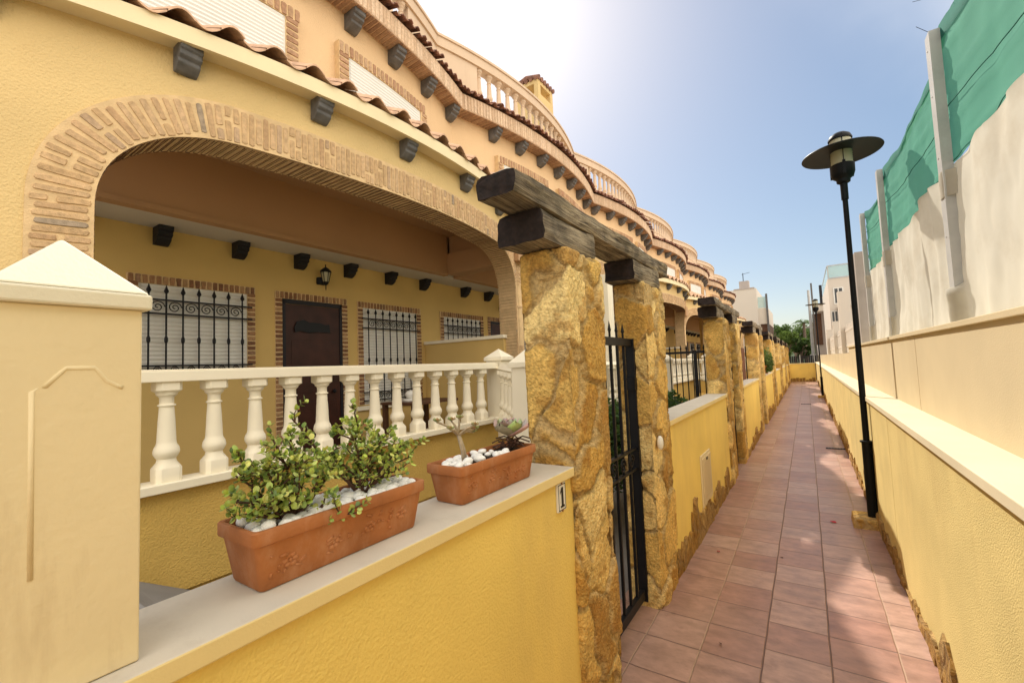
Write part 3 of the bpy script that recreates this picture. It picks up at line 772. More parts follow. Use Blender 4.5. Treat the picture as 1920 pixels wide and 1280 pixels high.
# ------------------------------------------------------------------ ground, path
b = MB(); n = 24
b.add([(-1.16, -6, 0), (.60, -6, 0), (.60, 33.2, 0), (-1.16, 33.2, 0)], [(0, 1, 2, 3)])
struct(b.build('path', 'paving', fixn=False))
b = MB(); b.add([(-8.3, -6, -.012), (8, -6, -.012), (8, 40, -.012), (-8.3, 40, -.012)], [(0, 1, 2, 3)]); struct(b.build('yard_ground', 'stone_grey', fixn=False))
b = MB(); b.add([(-400, -200, -.05), (400, -200, -.05), (400, 600, -.05), (-400, 600, -.05)], [(0, 1, 2, 3)]); struct(b.build('ground', 'terr', fixn=False))
# drain gratings, petals, leaves on the path
for (x, y, lab) in ((.31, 9.35, 'dark drain slot across the paving beside the right wall, short'), (-.12, 17.6, 'dark drain slot in the middle of the far paving')):
    b = MB(); b.box(x - .14, x + .14, y - .05, y + .05, .002, .008)
    for k in range(7): b.box(x - .13 + k * .04, x - .115 + k * .04, y - .04, y + .04, .008, .012)
    tag(b.build('drain_grating', 'iron'), lab, 'drain', 'drains in the path')
def petal(x, y, s, m, name, lab, cat, grp=None):
    b = MB(); n = 9; r = random.Random(int(x * 1000 + y * 77))
    b.v.append((x, y, .010)); 
    for i in range(n):
        a = i / n * 6.283; q = s * r.uniform(.7, 1.2); b.v.append((x + q * math.cos(a), y + q * math.sin(a) * .8, .004 + r.uniform(0, .008)))
    for i in range(n): b.face((0, 1 + i, 1 + (i + 1) % n))
    tag(b.build(name, m, fixn=False), lab, cat, grp)
petal(.107, 5.26, .030, 'red', 'red_petal', 'red flower petal on the paving left of the lamp base', 'petal')
petal(-.27, 4.15, .012, 'woodbrown', 'dry_leaf', 'tiny brown dry leaf on the dark joint in the middle of the path', 'leaf', 'dry leaves')
petal(-.51, 2.75, .010, 'woodbrown', 'dry_leaf', 'tiny brown dry leaf on the nearest paving right of the gate', 'leaf', 'dry leaves')
petal(-.72, 4.05, .012, 'red', 'dry_leaf', 'dark red scrap near the stone skirt under the meter box', 'leaf', 'dry leaves')

# ------------------------------------------------------------------ garden walls on the left
def skirt(b, x, y0, y1, side, seed, hmin, hmax, th=.022):
    """random flat stones at a wall foot; side +1: faces +x"""
    r = random.Random(seed); y = y0
    while y < y1 - .02:
        w = min(r.uniform(.08, .34), y1 - y); h = r.uniform(hmin, hmax) * r.choice((.6, 1, 1, 1.25)); t = th * r.uniform(.7, 1.3)
        n = 5; top = [(y + w * i / n, h * r.uniform(.72, 1.1) * (.75 if i in (0, n) else 1)) for i in range(n + 1)]
        pts = [(y, -.004)] + top + [(y + w, -.004)]
        xo = x + side * t; m = len(pts); o = len(b.v)
        b.v += [(xo + side * .006 * math.sin(i * 2.3 + y * 9), a + (.004 if i == 0 else 0), z) for i, (a, z) in enumerate(pts)] + [(x - side * .01, a, z) for a, z in pts]
        b.face([o + i for i in range(m)]);
        for i in range(m): b.face((o + i, o + (i + 1) % m, o + m + (i + 1) % m, o + m + i))
        y += w + .004
walls = [(-4.0, 1.79), (3.41, 6.30), (8.06, 10.95), (12.72, 15.60), (17.36, 20.24), (22.0, 24.9), (26.65, 29.5), (31.3, 33.1)]
wl = ['yellow garden wall nearest the camera, carrying the two terracotta planters', 'yellow garden wall with the meter door, past the first gate',
      'yellow garden wall below the brown screen, third along the path', 'yellow garden wall with a potted plant on top, fourth along the path',
      'yellow garden wall, fifth along the path', 'yellow garden wall, sixth along the path', 'yellow garden wall, seventh along the path',
      'yellow garden wall, the last one before the end wall']
for i, (a, c) in enumerate(walls):
    T = empty('garden_wall', (-1.0, (a + c) / 2, 0), wl[i], 'wall', 'low yellow garden walls left of the path')
    inv = Matrix.Translation(T.location).inverted()
    parts = []
    b = MB(); b.box(-1.11, -.905, a, c, 0, 1.113); parts.append(b.build('wall', 'yellow'))
    b = MB(); b.m = 0; b.box(-1.133, -.884, a, c - (.0 if i else .012), 1.114, 1.154)
    # front band of the coping painted cream
    b.mi = [0, 1, 0, 0, 0, 0]
    parts.append(b.build('coping', ['coping', 'copingface'], bevel=.004))
    if i > 0:
        s = MB(); skirt(s, -.905, a, c, 1, 50 + i, .06, .30); parts.append(s.build('stone_skirt', 'flagskirt'))
    else:
        s = MB(); skirt(s, -.905, a, c, 1, 50 + i, .06, .22); parts.append(s.build('stone_skirt', 'flagskirt'))
    for q in parts: q.parent = T; q.matrix_parent_inverse = inv
# side garden floor of second house : hedge, cross railing
STP = [(.66, .42, .12), (.76, .52, .18), (.52, .30, .07), (.84, .63, .27), (.58, .35, .09), (.72, .47, .14), (.48, .28, .08), (.80, .57, .22)]
def sstep(a, b, x):
    t = min(1, max(0, (x - a) / (b - a))); return t * t * (3 - 2 * t)
def stone_pillar(y0, y1, x0, x1, z1, seed, lab):
    off = Vector((seed * 3.1, seed * 1.7, seed * .7))
    st = .0085 if seed < 3 else (.018 if seed < 5 else .035)
    def disp(p, nrm):
        P_ = Vector(p); w = noise.noise_vector(P_ * 7 + off) * .20 + noise.noise_vector(P_ * 30 + off) * .035
        q = Vector((P_.x * 3.4, P_.y * 3.4, P_.z * 2.9)) + off + w
        d, pts = noise.voronoi(q, distance_metric='DISTANCE', exponent=2.5)
        g = d[1] - d[0]; c = pts[0]
        h = (math.sin(c.x * 12.9 + c.y * 78.2 + c.z * 37.7) * 43758.5) % 1; h2 = (h * 57.31) % 1; h3 = (h * 193.7) % 1
        e = sstep(.02, .085, g)
        tilt = (q - c).dot(Vector((h - .5, h2 - .5, h3 - .5))) * .028
        rough = noise.fractal(P_ * 10 + off, .9, 2.1, 3) * .0045 + noise.fractal(P_ * 34 + off, .8, 2.2, 3) * .0038
        led = (noise.noise(Vector((P_.x * 5, P_.y * 5, P_.z * 2)) + off * 2))
        led = (round(led * 5) / 5) * .008
        v = (e - 1) * .017 + (h - .5) * .020 + tilt + rough + led * e
        col = Vector(STP[int(h2 * 7.99)]); big = 1 + .22 * noise.fractal(P_ * 6 + off, .8, 2, 4)
        iron = sstep(.12, .5, noise.fractal(P_ * 8 + off * 3, .8, 2.1, 4))
        col = (col * big).lerp(Vector((.40, .19, .035)), iron * .55)
        m = Vector((.56, .39, .17)) * (1 + .25 * noise.noise(P_ * 40))
        crev = 1 - .30 * (1 - sstep(0, .05, abs(g - .06)))
        col = m.lerp(col, sstep(.03, .10, g)) * (crev if h3 > .45 else 1)
        return P_ + nrm * v, col
    zs = lin(-.01, z1, int(z1 / st)); per = []
    nx = max(3, int((x1 - x0) / st)); ny = max(3, int((y1 - y0) / st))
    for i in range(nx): per.append((x0 + (x1 - x0) * i / nx, y0, Vector((0, -1, 0))))
    for i in range(ny): per.append((x1, y0 + (y1 - y0) * i / ny, Vector((1, 0, 0))))
    for i in range(nx): per.append((x1 - (x1 - x0) * i / nx, y1, Vector((0, 1, 0))))
    for i in range(ny): per.append((x0, y1 - (y1 - y0) * i / ny, Vector((-1, 0, 0))))
    m = len(per)
    for k in (0, nx, nx + ny, 2 * nx + ny):
        a = per[k]; pv = per[k - 1]; per[k] = (a[0], a[1], (a[2] + pv[2]).normalized() * .4)
    V_ = []; C_ = []; F_ = []; ox, oy = (x0 + x1) / 2, (y0 + y1) / 2
    for j, z in enumerate(zs):
        for (x, y, nn) in per:
            p, c = disp((x, y, z), nn)
            k = 1 if j < len(zs) - 2 else (.97 if j == len(zs) - 2 else .9)
            V_.append(((p.x - ox) * k, (p.y - oy) * k, z)); C_ += [max(0, c.x), max(0, c.y), max(0, c.z), 1]
    V_.append((0, 0, z1 + .002)); C_ += [.5, .33, .13, 1]; top = len(V_) - 1; b0 = (len(zs) - 1) * m
    for j in range(len(zs) - 1):
        for i in range(m): F_.append((j * m + i, j * m + (i + 1) % m, (j + 1) * m + (i + 1) % m, (j + 1) * m + i))
    for i in range(m): F_.append((b0 + i, b0 + (i + 1) % m, top))
    me = bpy.data.meshes.new('stone_pillar'); me.from_pydata(V_, [], F_); me.materials.append(M['stone'])
    at = me.color_attributes.new('col', 'FLOAT_COLOR', 'POINT'); at.data.foreach_set('color', C_)
    me.polygons.foreach_set('use_smooth', [True] * len(me.polygons)); me.update()
    o = bpy.data.objects.new('stone_pillar', me); COL.objects.link(o); o.location = (ox, oy, 0)
    tag(o, lab, 'pillar', 'stone clad gate pillars')
    return o
gates = [(1.79, 2.20, 2.95, 3.40), (6.30, 6.80, 7.58, 8.05), (10.95, 11.42, 12.25, 12.71), (15.60, 16.06, 16.9, 17.35), (20.25, 20.7, 21.55, 21.99), (24.9, 25.35, 26.2, 26.64), (29.5, 29.95, 30.8, 31.25)]
pls = []
words = ['first', 'second', 'third', 'fourth', 'fifth', 'sixth', 'seventh']
for gi, (a, b_, c, d) in enumerate(gates):
    l1 = 'large ochre stone pillar right of the planters, nearest the camera' if gi == 0 else 'ochre stone pillar on the near side of the %s gateway along the path' % words[gi]
    l2 = 'ochre stone pillar with the bell button, far side of the first iron gate' if gi == 0 else 'ochre stone pillar on the far side of the %s gateway along the path' % words[gi]
    stone_pillar(a, b_, -1.125, -.880, 2.15, 1 + gi * 2, l1)
    stone_pillar(c, d, -1.095, -.882, 2.155, 2 + gi * 2, l2)

def timber(name, x0, x1, y0, y1, z0, z1, seed, parent=None, wob=.010, sag=0):
    b = MB(); st = .02 if seed < 10 else .05
    off = Vector((seed * 5.3, 1.1, seed))
    ny = max(4, int((y1 - y0) / st)); nx = 5; nz = 4
    per = [(x0 + (x1 - x0) * i / nx, z0) for i in range(nx)] + [(x1, z0 + (z1 - z0) * i / nz) for i in range(nz)] + \
          [(x1 - (x1 - x0) * i / nx, z1) for i in range(nx)] + [(x0, z1 - (z1 - z0) * i / nz) for i in range(nz)]
    cx, cz = (x0 + x1) / 2, (z0 + z1) / 2; m = len(per)
    ys = lin(y0, y1, ny)
    for j, y in enumerate(ys):
        for (x, z) in per:
            q = Vector((x * 9, y * 2.2, z * 9)) + off
            f = 1 + noise.fractal(q, .9, 2.2, 3) * wob / .08 + noise.noise(Vector((x * 30, y * 4, z * 30)) + off) * .03
            f -= .05 if (x in (x0, x1) and z in (z0, z1)) else 0
            yy = y + (noise.noise(Vector((x * 20, seed, z * 20))) * .02 if j in (0, ny) else 0)
            s = sag * math.sin(math.pi * (y - y0) / (y1 - y0))
            b.v.append((cx + (x - cx) * f, yy, cz + (z - cz) * f + s + noise.noise(Vector((seed, y * 1.5, 0))) * .008))
    for j in range(ny):
        for i in range(m): b.face((j * m + i, j * m + (i + 1) % m, (j + 1) * m + (i + 1) % m, (j + 1) * m + i))
    b.m = 1
    b.face([i for i in range(m)][::-1]); b.face([ny * m + i for i in range(m)])
    return b.build(name, ['timber', 'charred'], parent)
for gi, (a, b_, c, d) in enumerate(gates):
    s = 1 + gi * 10
    w = 'nearest stone pillar' if gi == 0 else 'near pillar of the %s gateway' % words[gi]
    w2 = 'pillar with the bell button' if gi == 0 else 'far pillar of the %s gateway' % words[gi]
    tag(timber('timber_block', -1.15, -.925 if gi else -.905, a - .15, b_ - .01, 2.152, 2.292, s), 'short weathered timber block on top of the ' + w, 'timber', 'timber bearing blocks')
    tag(timber('timber_block', -1.11, -.905, c - .12, d + .01, 2.157, 2.292, s + 2), 'short weathered timber block on top of the ' + w2, 'timber', 'timber bearing blocks')
    tag(timber('timber_beam', -1.105, -.905, a - .36, d + .30, 2.294, 2.392, s + 4, wob=.013), 'long weathered timber beam spanning the ' + ('nearest gateway' if gi == 0 else '%s gateway' % words[gi]), 'beam', 'timber beams over the gates')

# number tile "1"
T = empty('house_number', (-.903, 1.672, 1.05), 'small white tile with a black number 1 on the nearest yellow wall', 'sign')
b = MB(); b.box(-.002, .008, -.036, .036, -.058, .058); b.build('tile', 'plate', T, bevel=.002)
b = MB()
b.box(.0085, .0095, -.031, .031, .050, .053); b.box(.0085, .0095, -.031, .031, -.053, -.050); b.box(.0085, .0095, -.031, -.029, -.050, .050); b.box(.0085, .0095, .029, .031, -.050, .050)
b.box(.0085, .0098, -.006, .010, -.038, .040); b.add([(.0098, -.006, .040), (.0098, -.018, .022), (.0098, -.018, .014), (.0098, -.006, .026)], [(0, 1, 2, 3)]); b.box(.0085, .0098, -.015, .019, -.042, -.034)
b.build('numeral', 'black', T)
for sz in (.055, -.055):
    b = MB(); b.ellipsoid((.009, 0, sz), (.003, .006, .006)); b.build('screw', 'rust', T)
# door bell
T = empty('bell_button', (-.868, 3.07, 1.05), 'cream oval bell button on the far pillar of the first gate', 'bell')
b = MB(); b.ellipsoid((0, 0, 0), (.022, .028, .048), 12, 8); b.build('housing', 'plate', T, smooth=True)
# meter door
T = empty('meter_door', (-.903, 4.70, .45), 'beige meter cupboard door low in the yellow wall past the gate', 'meter box')
b = MB(); b.box(-.002, .010, -.23, .23, -.24, .24); b.build('frame', 'cream', T, bevel=.003)
b = MB(); b.box(.0105, .020, -.20, .20, -.21, .21)
for k in range(9): b.box(.020, .024, -.17 + k * .038, -.155 + k * .038, -.17, .17)
b.build('door', 'meter', T, bevel=.002)
b = MB(); b.box(.020, .024, -.03, .03, .175, .20); b.build('badge', 'black', T)

# ------------------------------------------------------------------ iron gates
def make_gate(y0, y1, loc_lab, detailed):
    T = empty('iron_gate', (-1.0, y0, 0), loc_lab, 'gate', 'iron gates between the stone pillars')
    W = y1 - y0
    f = MB()
    f.box(-.02, .02, .0, .03, .03, 1.765); f.box(-.03, .03, W - .055, W, .03, 1.765)
    f.box(-.016, .016, .03, W - .055, 1.715, 1.765); f.box(-.016, .016, .03, W - .055, .05, .11)
    f.build('frame', 'iron', T, bevel=.003)
    f = MB(); n = 5
    for i in range(n):
        y = .03 + (W - .085) * (i + 1) / (n + 1)
        f.box(-.008, .008, y - .008, y + .008, .111, 1.714)
        f.lathe([(.007, 0), (.007, .03), (.011, .045), (.008, .06), (.001, .10)], 6, (0, y), 1.766)
    f.build('bars', 'iron', T)
    f = MB(); f.box(-.013, .013, .03, W - .055, 1.02, 1.035); f.box(-.013, .013, .03, W - .055, .89, .905)
    if detailed:
        for i in range(4):
            yc = .09 + i * (W - .15) / 4 + .05
            pts = [(0.012, yc + .045 * (1 - q / 24) * math.cos(q / 21 * 11), .962 + .05 * (1 - q / 24) * math.sin(q / 21 * 11)) for q in range(22)]
            f.tube(pts, .006, 5)
    f.build('scroll_band', 'iron', T)
    f = MB(); f.box(-.035, .035, W - .085, W + .005, 1.42, 1.50); f.box(-.032, .032, W - .07, W, .90, 1.02); f.build('lock_case', 'iron', T)
    f = MB(); f.box(-.002, .002, .06, .16, .40, .78); f.build('letter_plate', 'metalpost', T)
    return T
for gi, (a, b_, c, d) in enumerate(gates):
    make_gate(b_ + .005, c + .04 if gi == 0 else c - .005, 'black iron gate with spear points between the two nearest stone pillars' if gi == 0 else 'black iron gate of the %s gateway along the path' % words[gi], gi == 0)

# cross railing + hedge in the second garden
T = empty('iron_railing', (-1.2, 6.42, 0), 'black spear topped railing crossing the garden left of the second gateway', 'railing')
f = MB(); f.box(-.95, .08, -.012, .012, 1.70, 1.73); f.box(-.95, .08, -.012, .012, .9, .93); f.build('rails', 'iron', T)
f = MB()
for i in range(14):
    x = -.93 + i * .075; f.tube([(x, 0, .3), (x, 0, 1.76)], .008, 6); f.lathe([(.008, 0), (.015, .02), (.001, .07)], 6, (x, 0), 1.75)
f.build('bars', 'iron', T)
f = MB(); f.box(-.09, -.05, -.02, .02, .2, 1.74); f.build('post', 'iron', T)

def leaf_cloud(b, pts, n, size, cols, seed, flat=.5):
    r = random.Random(seed)
    for _ in range(n):
        c, rad = r.choice(pts)
        while True:
            d = Vector((r.uniform(-1, 1), r.uniform(-1, 1), r.uniform(-1, 1)))
            if .35 < d.length < 1: break
        p = Vector(c) + Vector((d.x * rad[0], d.y * rad[1], d.z * rad[2]))
        s = size * r.uniform(.6, 1.4)
        u = Vector((r.uniform(-1, 1), r.uniform(-1, 1), r.uniform(-flat, flat))).normalized(); w = u.cross(Vector((r.uniform(-1, 1), r.uniform(-1, 1), r.uniform(-1, 1)))).normalized()
        k = r.uniform(.6, 1.3); cc = r.choice(cols); b.cur = tuple(x * k for x in cc)
        o = len(b.v); q = u.cross(w) * s * .25
        b.v += [tuple(p - u * s), tuple(p + w * s * .55 + q), tuple(p + u * s), tuple(p - w * s * .55 + q)]
        b.face((o, o + 1, o + 2, o + 3))
    b.cur = None
GR = [(.035, .075, .02), (.05, .10, .03), (.025, .05, .015)]
b = MB(); leaf_cloud(b, [((-1.62, 4.0 + i * .26, .80 + .05 * math.sin(i * 2)), (.42, .28, .42)) for i in range(9)], 9000, .038, GR, 4)
T = empty('garden_hedge', (-1.75, 5.2, 0), 'dark green hedge behind the second yellow wall', 'hedge')
b.build('foliage', 'foliage', T, loc=(0, 0, 0), fixn=False).matrix_parent_inverse = Matrix.Translation(T.location).inverted()
b = MB()
for i in range(5): b.tube([(-1.75, 4.3 + i * .45, 0), (-1.72, 4.32 + i * .45, .8)], .02, 6)
b.build('stem', 'bark', T).matrix_parent_inverse = Matrix.Translation(T.location).inverted()

# white glazed post seen through the gate
b = MB(); b.lathe([(.11, 0, 1), (.11, .06, 1), (.075, .09, 0), (.07, 1.0, 0), (.09, 1.03, 1), (.09, 1.06, 1), (.085, 1.09, 1), (.085, 2.45, 1)], 16, (-2.55, 6.55), .55)
tag(b.build('porch_column', 'creamw', smooth=True, shade_angle=40), 'tall white column seen through the nearest iron gate', 'column')
# brown screen above the third wall
T = empty('privacy_screen', (-1.10, 9.4, 1.16), 'brown reed screen standing above the third yellow wall', 'screen')
b = MB()
for i in range(44): b.box(-.02, .0 + .006 * math.sin(i * 1.7), -1.2 + i * .0555, -1.2 + i * .0555 + .05, 0, .66)
b.build('panel', 'screenb', T)
for y in (-1.22, .0, 1.24):
    bx('post', 'iron', T, .01, .03, y - .012, y + .012, -.001, .70)

# potted plants on the fourth wall
for k, (y, s, lab) in enumerate(((13.1, 1.15, 'leafy plant in the nearer terracotta pot on the fourth yellow wall'), (14.1, .9, 'trailing plant in the farther terracotta pot on the fourth yellow wall'))):
    T = empty('flower_pot', (-1.0, y, 1.156), 'terracotta pot on the fourth yellow wall, ' + ('nearer of two' if k == 0 else 'farther of two'), 'pot', 'pots on the fourth wall')
    b = MB(); b.lathe([(.08, 0), (.13, .2), (.145, .2), (.145, .25), (.12, .25), (.11, .2)], 16); b.build('pot', 'terra', T)
    b = MB(); b.lathe([(.1, .19), (.11, .22)], 12); b.build('soil', 'soil', T)
    T = empty('potted_plant', (-1.0, y, 1.38), lab, 'plant', 'plants in pots')
    b = MB(); leaf_cloud(b, [((0, 0, .22 * s), (.24 * s, .3 * s, .26 * s)), ((.12, .1, .02), (.12, .2, .2))], 900, .032, [(.09, .15, .04), (.14, .2, .06), (.06, .11, .03)], 8 + k); b.build('foliage', 'foliage', T, fixn=False)
    b = MB(); [b.tube([(0, 0, 0), (.05 * math.cos(a), .05 * math.sin(a), .3)], .006, 5) for a in (0, 2, 4)]; b.build('stem', 'stem', T)

# end wall of the path
T = empty('end_wall', (-.2, 33.3, 0), 'yellow wall closing the far end of the path', 'wall')
bx('wall', 'yellow', T, -1.0, .62, -.1, .1, 0, 1.10); bx('coping', 'copingface', T, -1.0, .62, -.13, .13, 1.101, 1.15)
s = MB(); r = random.Random(5)
for i in range(9): s.box(-.95 + i * .17, -.80 + i * .17, -.125, -.101, 0, r.uniform(.10, .25))
s.build('stone_skirt', 'flagskirt', T)

# ------------------------------------------------------------------ cream gate pier at left
T = empty('cream_pier', (-1.009, .184, 1.154), 'cream square pier with pyramid cap at the left edge, beside the planters', 'pier')
w = .083
b = MB(); b.box(-w, w, -w, w, .001, .568); b.build('shaft', 'post', T, bevel=.003)
b = MB(); w2 = .094; b.box(-w2, w2, -w2, w2, .568, .594)
for (x0_, z0_, z1_) in (): pass
o = len(b.v); b.v += [(-w2 + .002, -w2 + .002, .5945), (w2 - .002, -w2 + .002, .5945), (w2 - .002, w2 - .002, .5945), (-w2 + .002, w2 - .002, .5945), (0, 0, .690)]
for q in ((0, 1, 4), (1, 2, 4), (2, 3, 4), (3, 0, 4), (0, 1, 2, 3)): b.face([o + k for k in q])
b.build('pyramid_cap', 'cap', T, bevel=.004)
b = MB()
orn = [(.144, 1.33), (.141, 1.594), (.155, 1.601), (.164, 1.613), (.171, 1.621), (.176, 1.627), (.208, 1.627), (.214, 1.619), (.222, 1.606), (.236, 1.597), (.242, 1.594)]
b.tube([(w - .0028, y - .184, z - 1.154) for y, z in orn], .0044, 10)
b.build('panel_moulding', 'post', T, smooth=True)

# ------------------------------------------------------------------ planters
def planter(y0, y1, x0, x1, h, lab, seed):
    """x0..x1 / y0..y1 rim extents in world"""
    z0 = 1.156; cx, cy = (x0 + x1) / 2, (y0 + y1) / 2
    T = empty('planter', (cx, cy, z0), lab, 'planter', 'terracotta planters on the wall')
    hx, hy = (x1 - x0) / 2, (y1 - y0) / 2
    b = MB()
    def ring(ex, ey, z, rr=.012, n=4):
        out = []
        for (sx, sy, a0) in ((1, 1, 0), (-1, 1, 90), (-1, -1, 180), (1, -1, 270)):
            for i in range(n + 1):
                a = R(a0 + 90 * i / n); out.append((sx * (ex - rr) + rr * math.cos(a), sy * (ey - rr) + rr * math.sin(a), z))
        return out
    rings = [ring(hx - .022, hy - .026, 0), ring(hx - .020, hy - .024, .004), ring(hx - .008, hy - .009, h - .034), ring(hx - .001, hy - .001, h - .030), ring(hx, hy, h - .027), ring(hx, hy, h - .003), ring(hx - .002, hy - .002, h),
             ring(hx - .009, hy - .009, h), ring(hx - .011, hy - .011, h - .004), ring(hx - .014, hy - .016, h - .05)]
    m = len(rings[0])
    for rg in rings: b.v += rg
    for j in range(len(rings) - 1):
        for i in range(m): b.face((j * m + i, j * m + (i + 1) % m, (j + 1) * m + (i + 1) % m, (j + 1) * m + i))
    b.face(list(range(m)))
    b.build('trough', 'terra', T, smooth=True, shade_angle=35)
    # embossed flowers and vine on the long side
    e = MB(); r = random.Random(seed); L = 2 * hy; nfl = 4 if L > .4 else 3
    def sx(z): return hx - .021 + (.013) * z / (h - .034)
    for k in range(nfl):
        yc = -hy + L * (k + .8) / (nfl + .6); zc = .052 + r.uniform(-.006, .006)
        for p in range(6):
            a = p * math.pi / 3 + r.uniform(-.2, .2)
            e.ellipsoid((sx(zc) + .0, yc + .011 * math.cos(a), zc + .010 * math.sin(a)), (.0042, .0085, .006), 8, 4)
        e.ellipsoid((sx(zc), yc, zc), (.0052, .005, .005), 8, 4)
        for q in range(8):
            yy = yc + r.uniform(-.045, .045); zz = zc + r.uniform(-.026, .028)
            e.tube([(sx(zz), yy, zz), (sx(zz) + .001, yy + r.uniform(-.018, .018), zz + r.uniform(-.01, .012))], .0036, 5)
    for k in range(3):
        e.ellipsoid((0 + (k - 1) * .018, -(hy - .020), .05 + .012 * (k % 2)), (.009, .0028, .012), 8, 4)
    e.build('relief', 'terra', T, smooth=True)
    s = MB(); s.v += ring(hx - .012, hy - .014, h - .018); s.face(list(range(m))); s.build('soil', 'soil', T, fixn=False)
    return T, z0 + h - .018
TA, za = planter(.455, .938, -1.118, -.950, .130, 'long terracotta planter with two leafy jade bushes, near the cream pier', 1)
TB, zb = planter(1.098, 1.575, -1.112, -.950, .128, 'terracotta planter with the bare succulent stalk, beside the stone pillar', 2)
r = random.Random(21)
def pebbles(n, x0, x1, ys, z, lab, grp):
    placed = []
    me = None; k = 0; tries = 0
    while k < n and tries < 4000:
        tries += 1
        x = r.uniform(x0, x1); a, c = r.choice(ys); y = r.uniform(a, c); s = r.uniform(.011, .0175)
        if any((x - p[0]) ** 2 + (y - p[1]) ** 2 < (.8 * (s + p[2])) ** 2 for p in placed): continue
        placed.append((x, y, s)); k += 1
        b = MB(); b.ellipsoid((0, 0, 0), (s * r.uniform(.9, 1.4), s * r.uniform(.9, 1.5), s * r.uniform(.65, .85)), 10, 7)
        b.v = [tuple(Vector(v) * (1 + .12 * noise.noise(Vector(v) * 60 + Vector((k, 0, 0))))) for v in b.v]
        o = b.build('white_pebble', 'pebble', smooth='merge', loc=None); o.location = (x, y, z + s * .55 + (r.uniform(0, .008))); o.rotation_euler = (r.uniform(-.3, .3), r.uniform(-.3, .3), r.uniform(0, 3))
        tag(o, lab, 'pebble', grp)
pebbles(74, -1.098, -.972, [(.475, .60), (.56, .74), (.70, .92)], za - .002, 'white pebble lying in the long planter with the leafy jade bushes', 'white pebbles in the long planter')
pebbles(30, -1.095, -.972, [(1.12, 1.30), (1.16, 1.27), (1.30, 1.42)], zb - .002, 'white pebble lying in the planter with the bare succulent stalk', 'white pebbles in the succulent planter')

# jade bushes
LC = [(.30, .40, .07), (.40, .50, .08), (.20, .30, .06), (.48, .56, .14), (.14, .22, .05), (.6, .60, .16), (.36, .42, .10)]
def jade_leaf(b, p, d, up, s, r):
    d = d.normalized(); side = d.cross(up)
    if side.length < 1e-3: side = Vector((1, 0, 0))
    side.normalize(); nn = side.cross(d).normalized()
    k = r.uniform(.65, 1.35); b.cur = tuple(c * k for c in r.choice(LC)) if r.random() < .985 else (.30, .07, .03)
    o = len(b.v); n = 7
    ring = []
    for i in range(n):
        a = 2 * math.pi * i / n; u = .5 - .5 * math.cos(a); w = math.sin(a) * .44 * (1 if u < .6 else .95)
        ring.append(p + d * (u * s) + side * (w * s) + nn * (.10 * s * u * (1 - abs(w))))
    th = nn * (s * .09)
    b.v += [tuple(q) for q in ring] + [tuple(p + d * s * .5 + th)] + [tuple(p + d * s * .5 - th)]
    for i in range(n):
        b.face((o + i, o + (i + 1) % n, o + n)); b.face((o + (i + 1) % n, o + i, o + n + 1))
def jade(root, tips, lab, seed, leafn=1.0):
    r = random.Random(seed); T = empty('jade_bush', root, lab, 'bush', 'jade bushes in the long planter')
    root = Vector(root); st = MB(); lf = MB()
    def leaf_pair(q, dv, s):
        a = r.uniform(0, 6.28); perp = dv.cross(Vector((math.cos(a), math.sin(a), .3))).normalized()
        for sg in (1, -1):
            d = (perp * sg + dv * .35 + Vector((0, 0, .25))).normalized(); jade_leaf(lf, q - root, d, Vector((r.uniform(-.5, .5), r.uniform(-.5, .5), 1)), s * r.uniform(.75, 1.2), r)
    def twig(p, q, rad, depth):
        L = (q - p).length; n = max(4, int(L / .012)); pts = []
        bend = Vector((r.uniform(-1, 1), r.uniform(-1, 1), r.uniform(-.5, 1))) * L * .12
        for i in range(n + 1):
            t = i / n; pts.append(p.lerp(q, t) + bend * math.sin(math.pi * t) + Vector((r.uniform(-1, 1), r.uniform(-1, 1), r.uniform(-1, 1))) * .0018)
        st.tube([x - root for x in pts], rad, 5, [rad * (1 - .65 * i / n) for i in range(n + 1)])
        for i in range(1, n + 1):
            t = i / n; dv = (pts[i] - pts[i - 1]).normalized()
            if depth > 0 or t > .35:
                if r.random() < .95 * leafn: leaf_pair(pts[i] + Vector((r.uniform(-1, 1), r.uniform(-1, 1), r.uniform(-1, 1))) * .004, dv, .0148)
            if depth < 2 and t > .25 and r.random() < (.44 if depth == 0 else .2):
                dd = (dv * .6 + Vector((r.uniform(-1, 1), r.uniform(-1, 1), r.uniform(-.35, .8)))).normalized()
                twig(pts[i], pts[i] + dd * r.uniform(.025, .07) * (1 if depth == 0 else .6), rad * .5, depth + 1)
        jade_leaf(lf, pts[-1] - root, (pts[-1] - pts[-2]), Vector((1, 0, .3)), .012, r)
    for t in tips: twig(root + Vector((r.uniform(-1, 1), r.uniform(-1, 1), 0)) * .008, root.lerp(Vector(t), .93), .0055, 0)
    st.build('stem', 'stem', T, smooth=True); lf.build('leaves', 'leaf', T, fixn=False)
    return T
xb = -1.035
jade((xb + .01, .585, za), [(xb - .02, .460, 1.400), (xb, .452, 1.345), (xb + .02, .462, 1.315), (xb - .03, .466, 1.442), (xb - .01, .545, 1.468), (xb + .03, .50, 1.425), (xb + .05, .50, 1.33), (xb + .03, .58, 1.42), (xb - .04, .61, 1.43), (xb + .06, .62, 1.37),
      (xb + .05, .655, 1.36), (xb + .10, .70, 1.262), (xb + .075, .66, 1.29), (xb + .06, .56, 1.34), (xb - .05, .52, 1.40), (xb - .03, .64, 1.40), (xb + .03, .53, 1.38)], 'bushy jade plant at the left end of the long planter', 31)
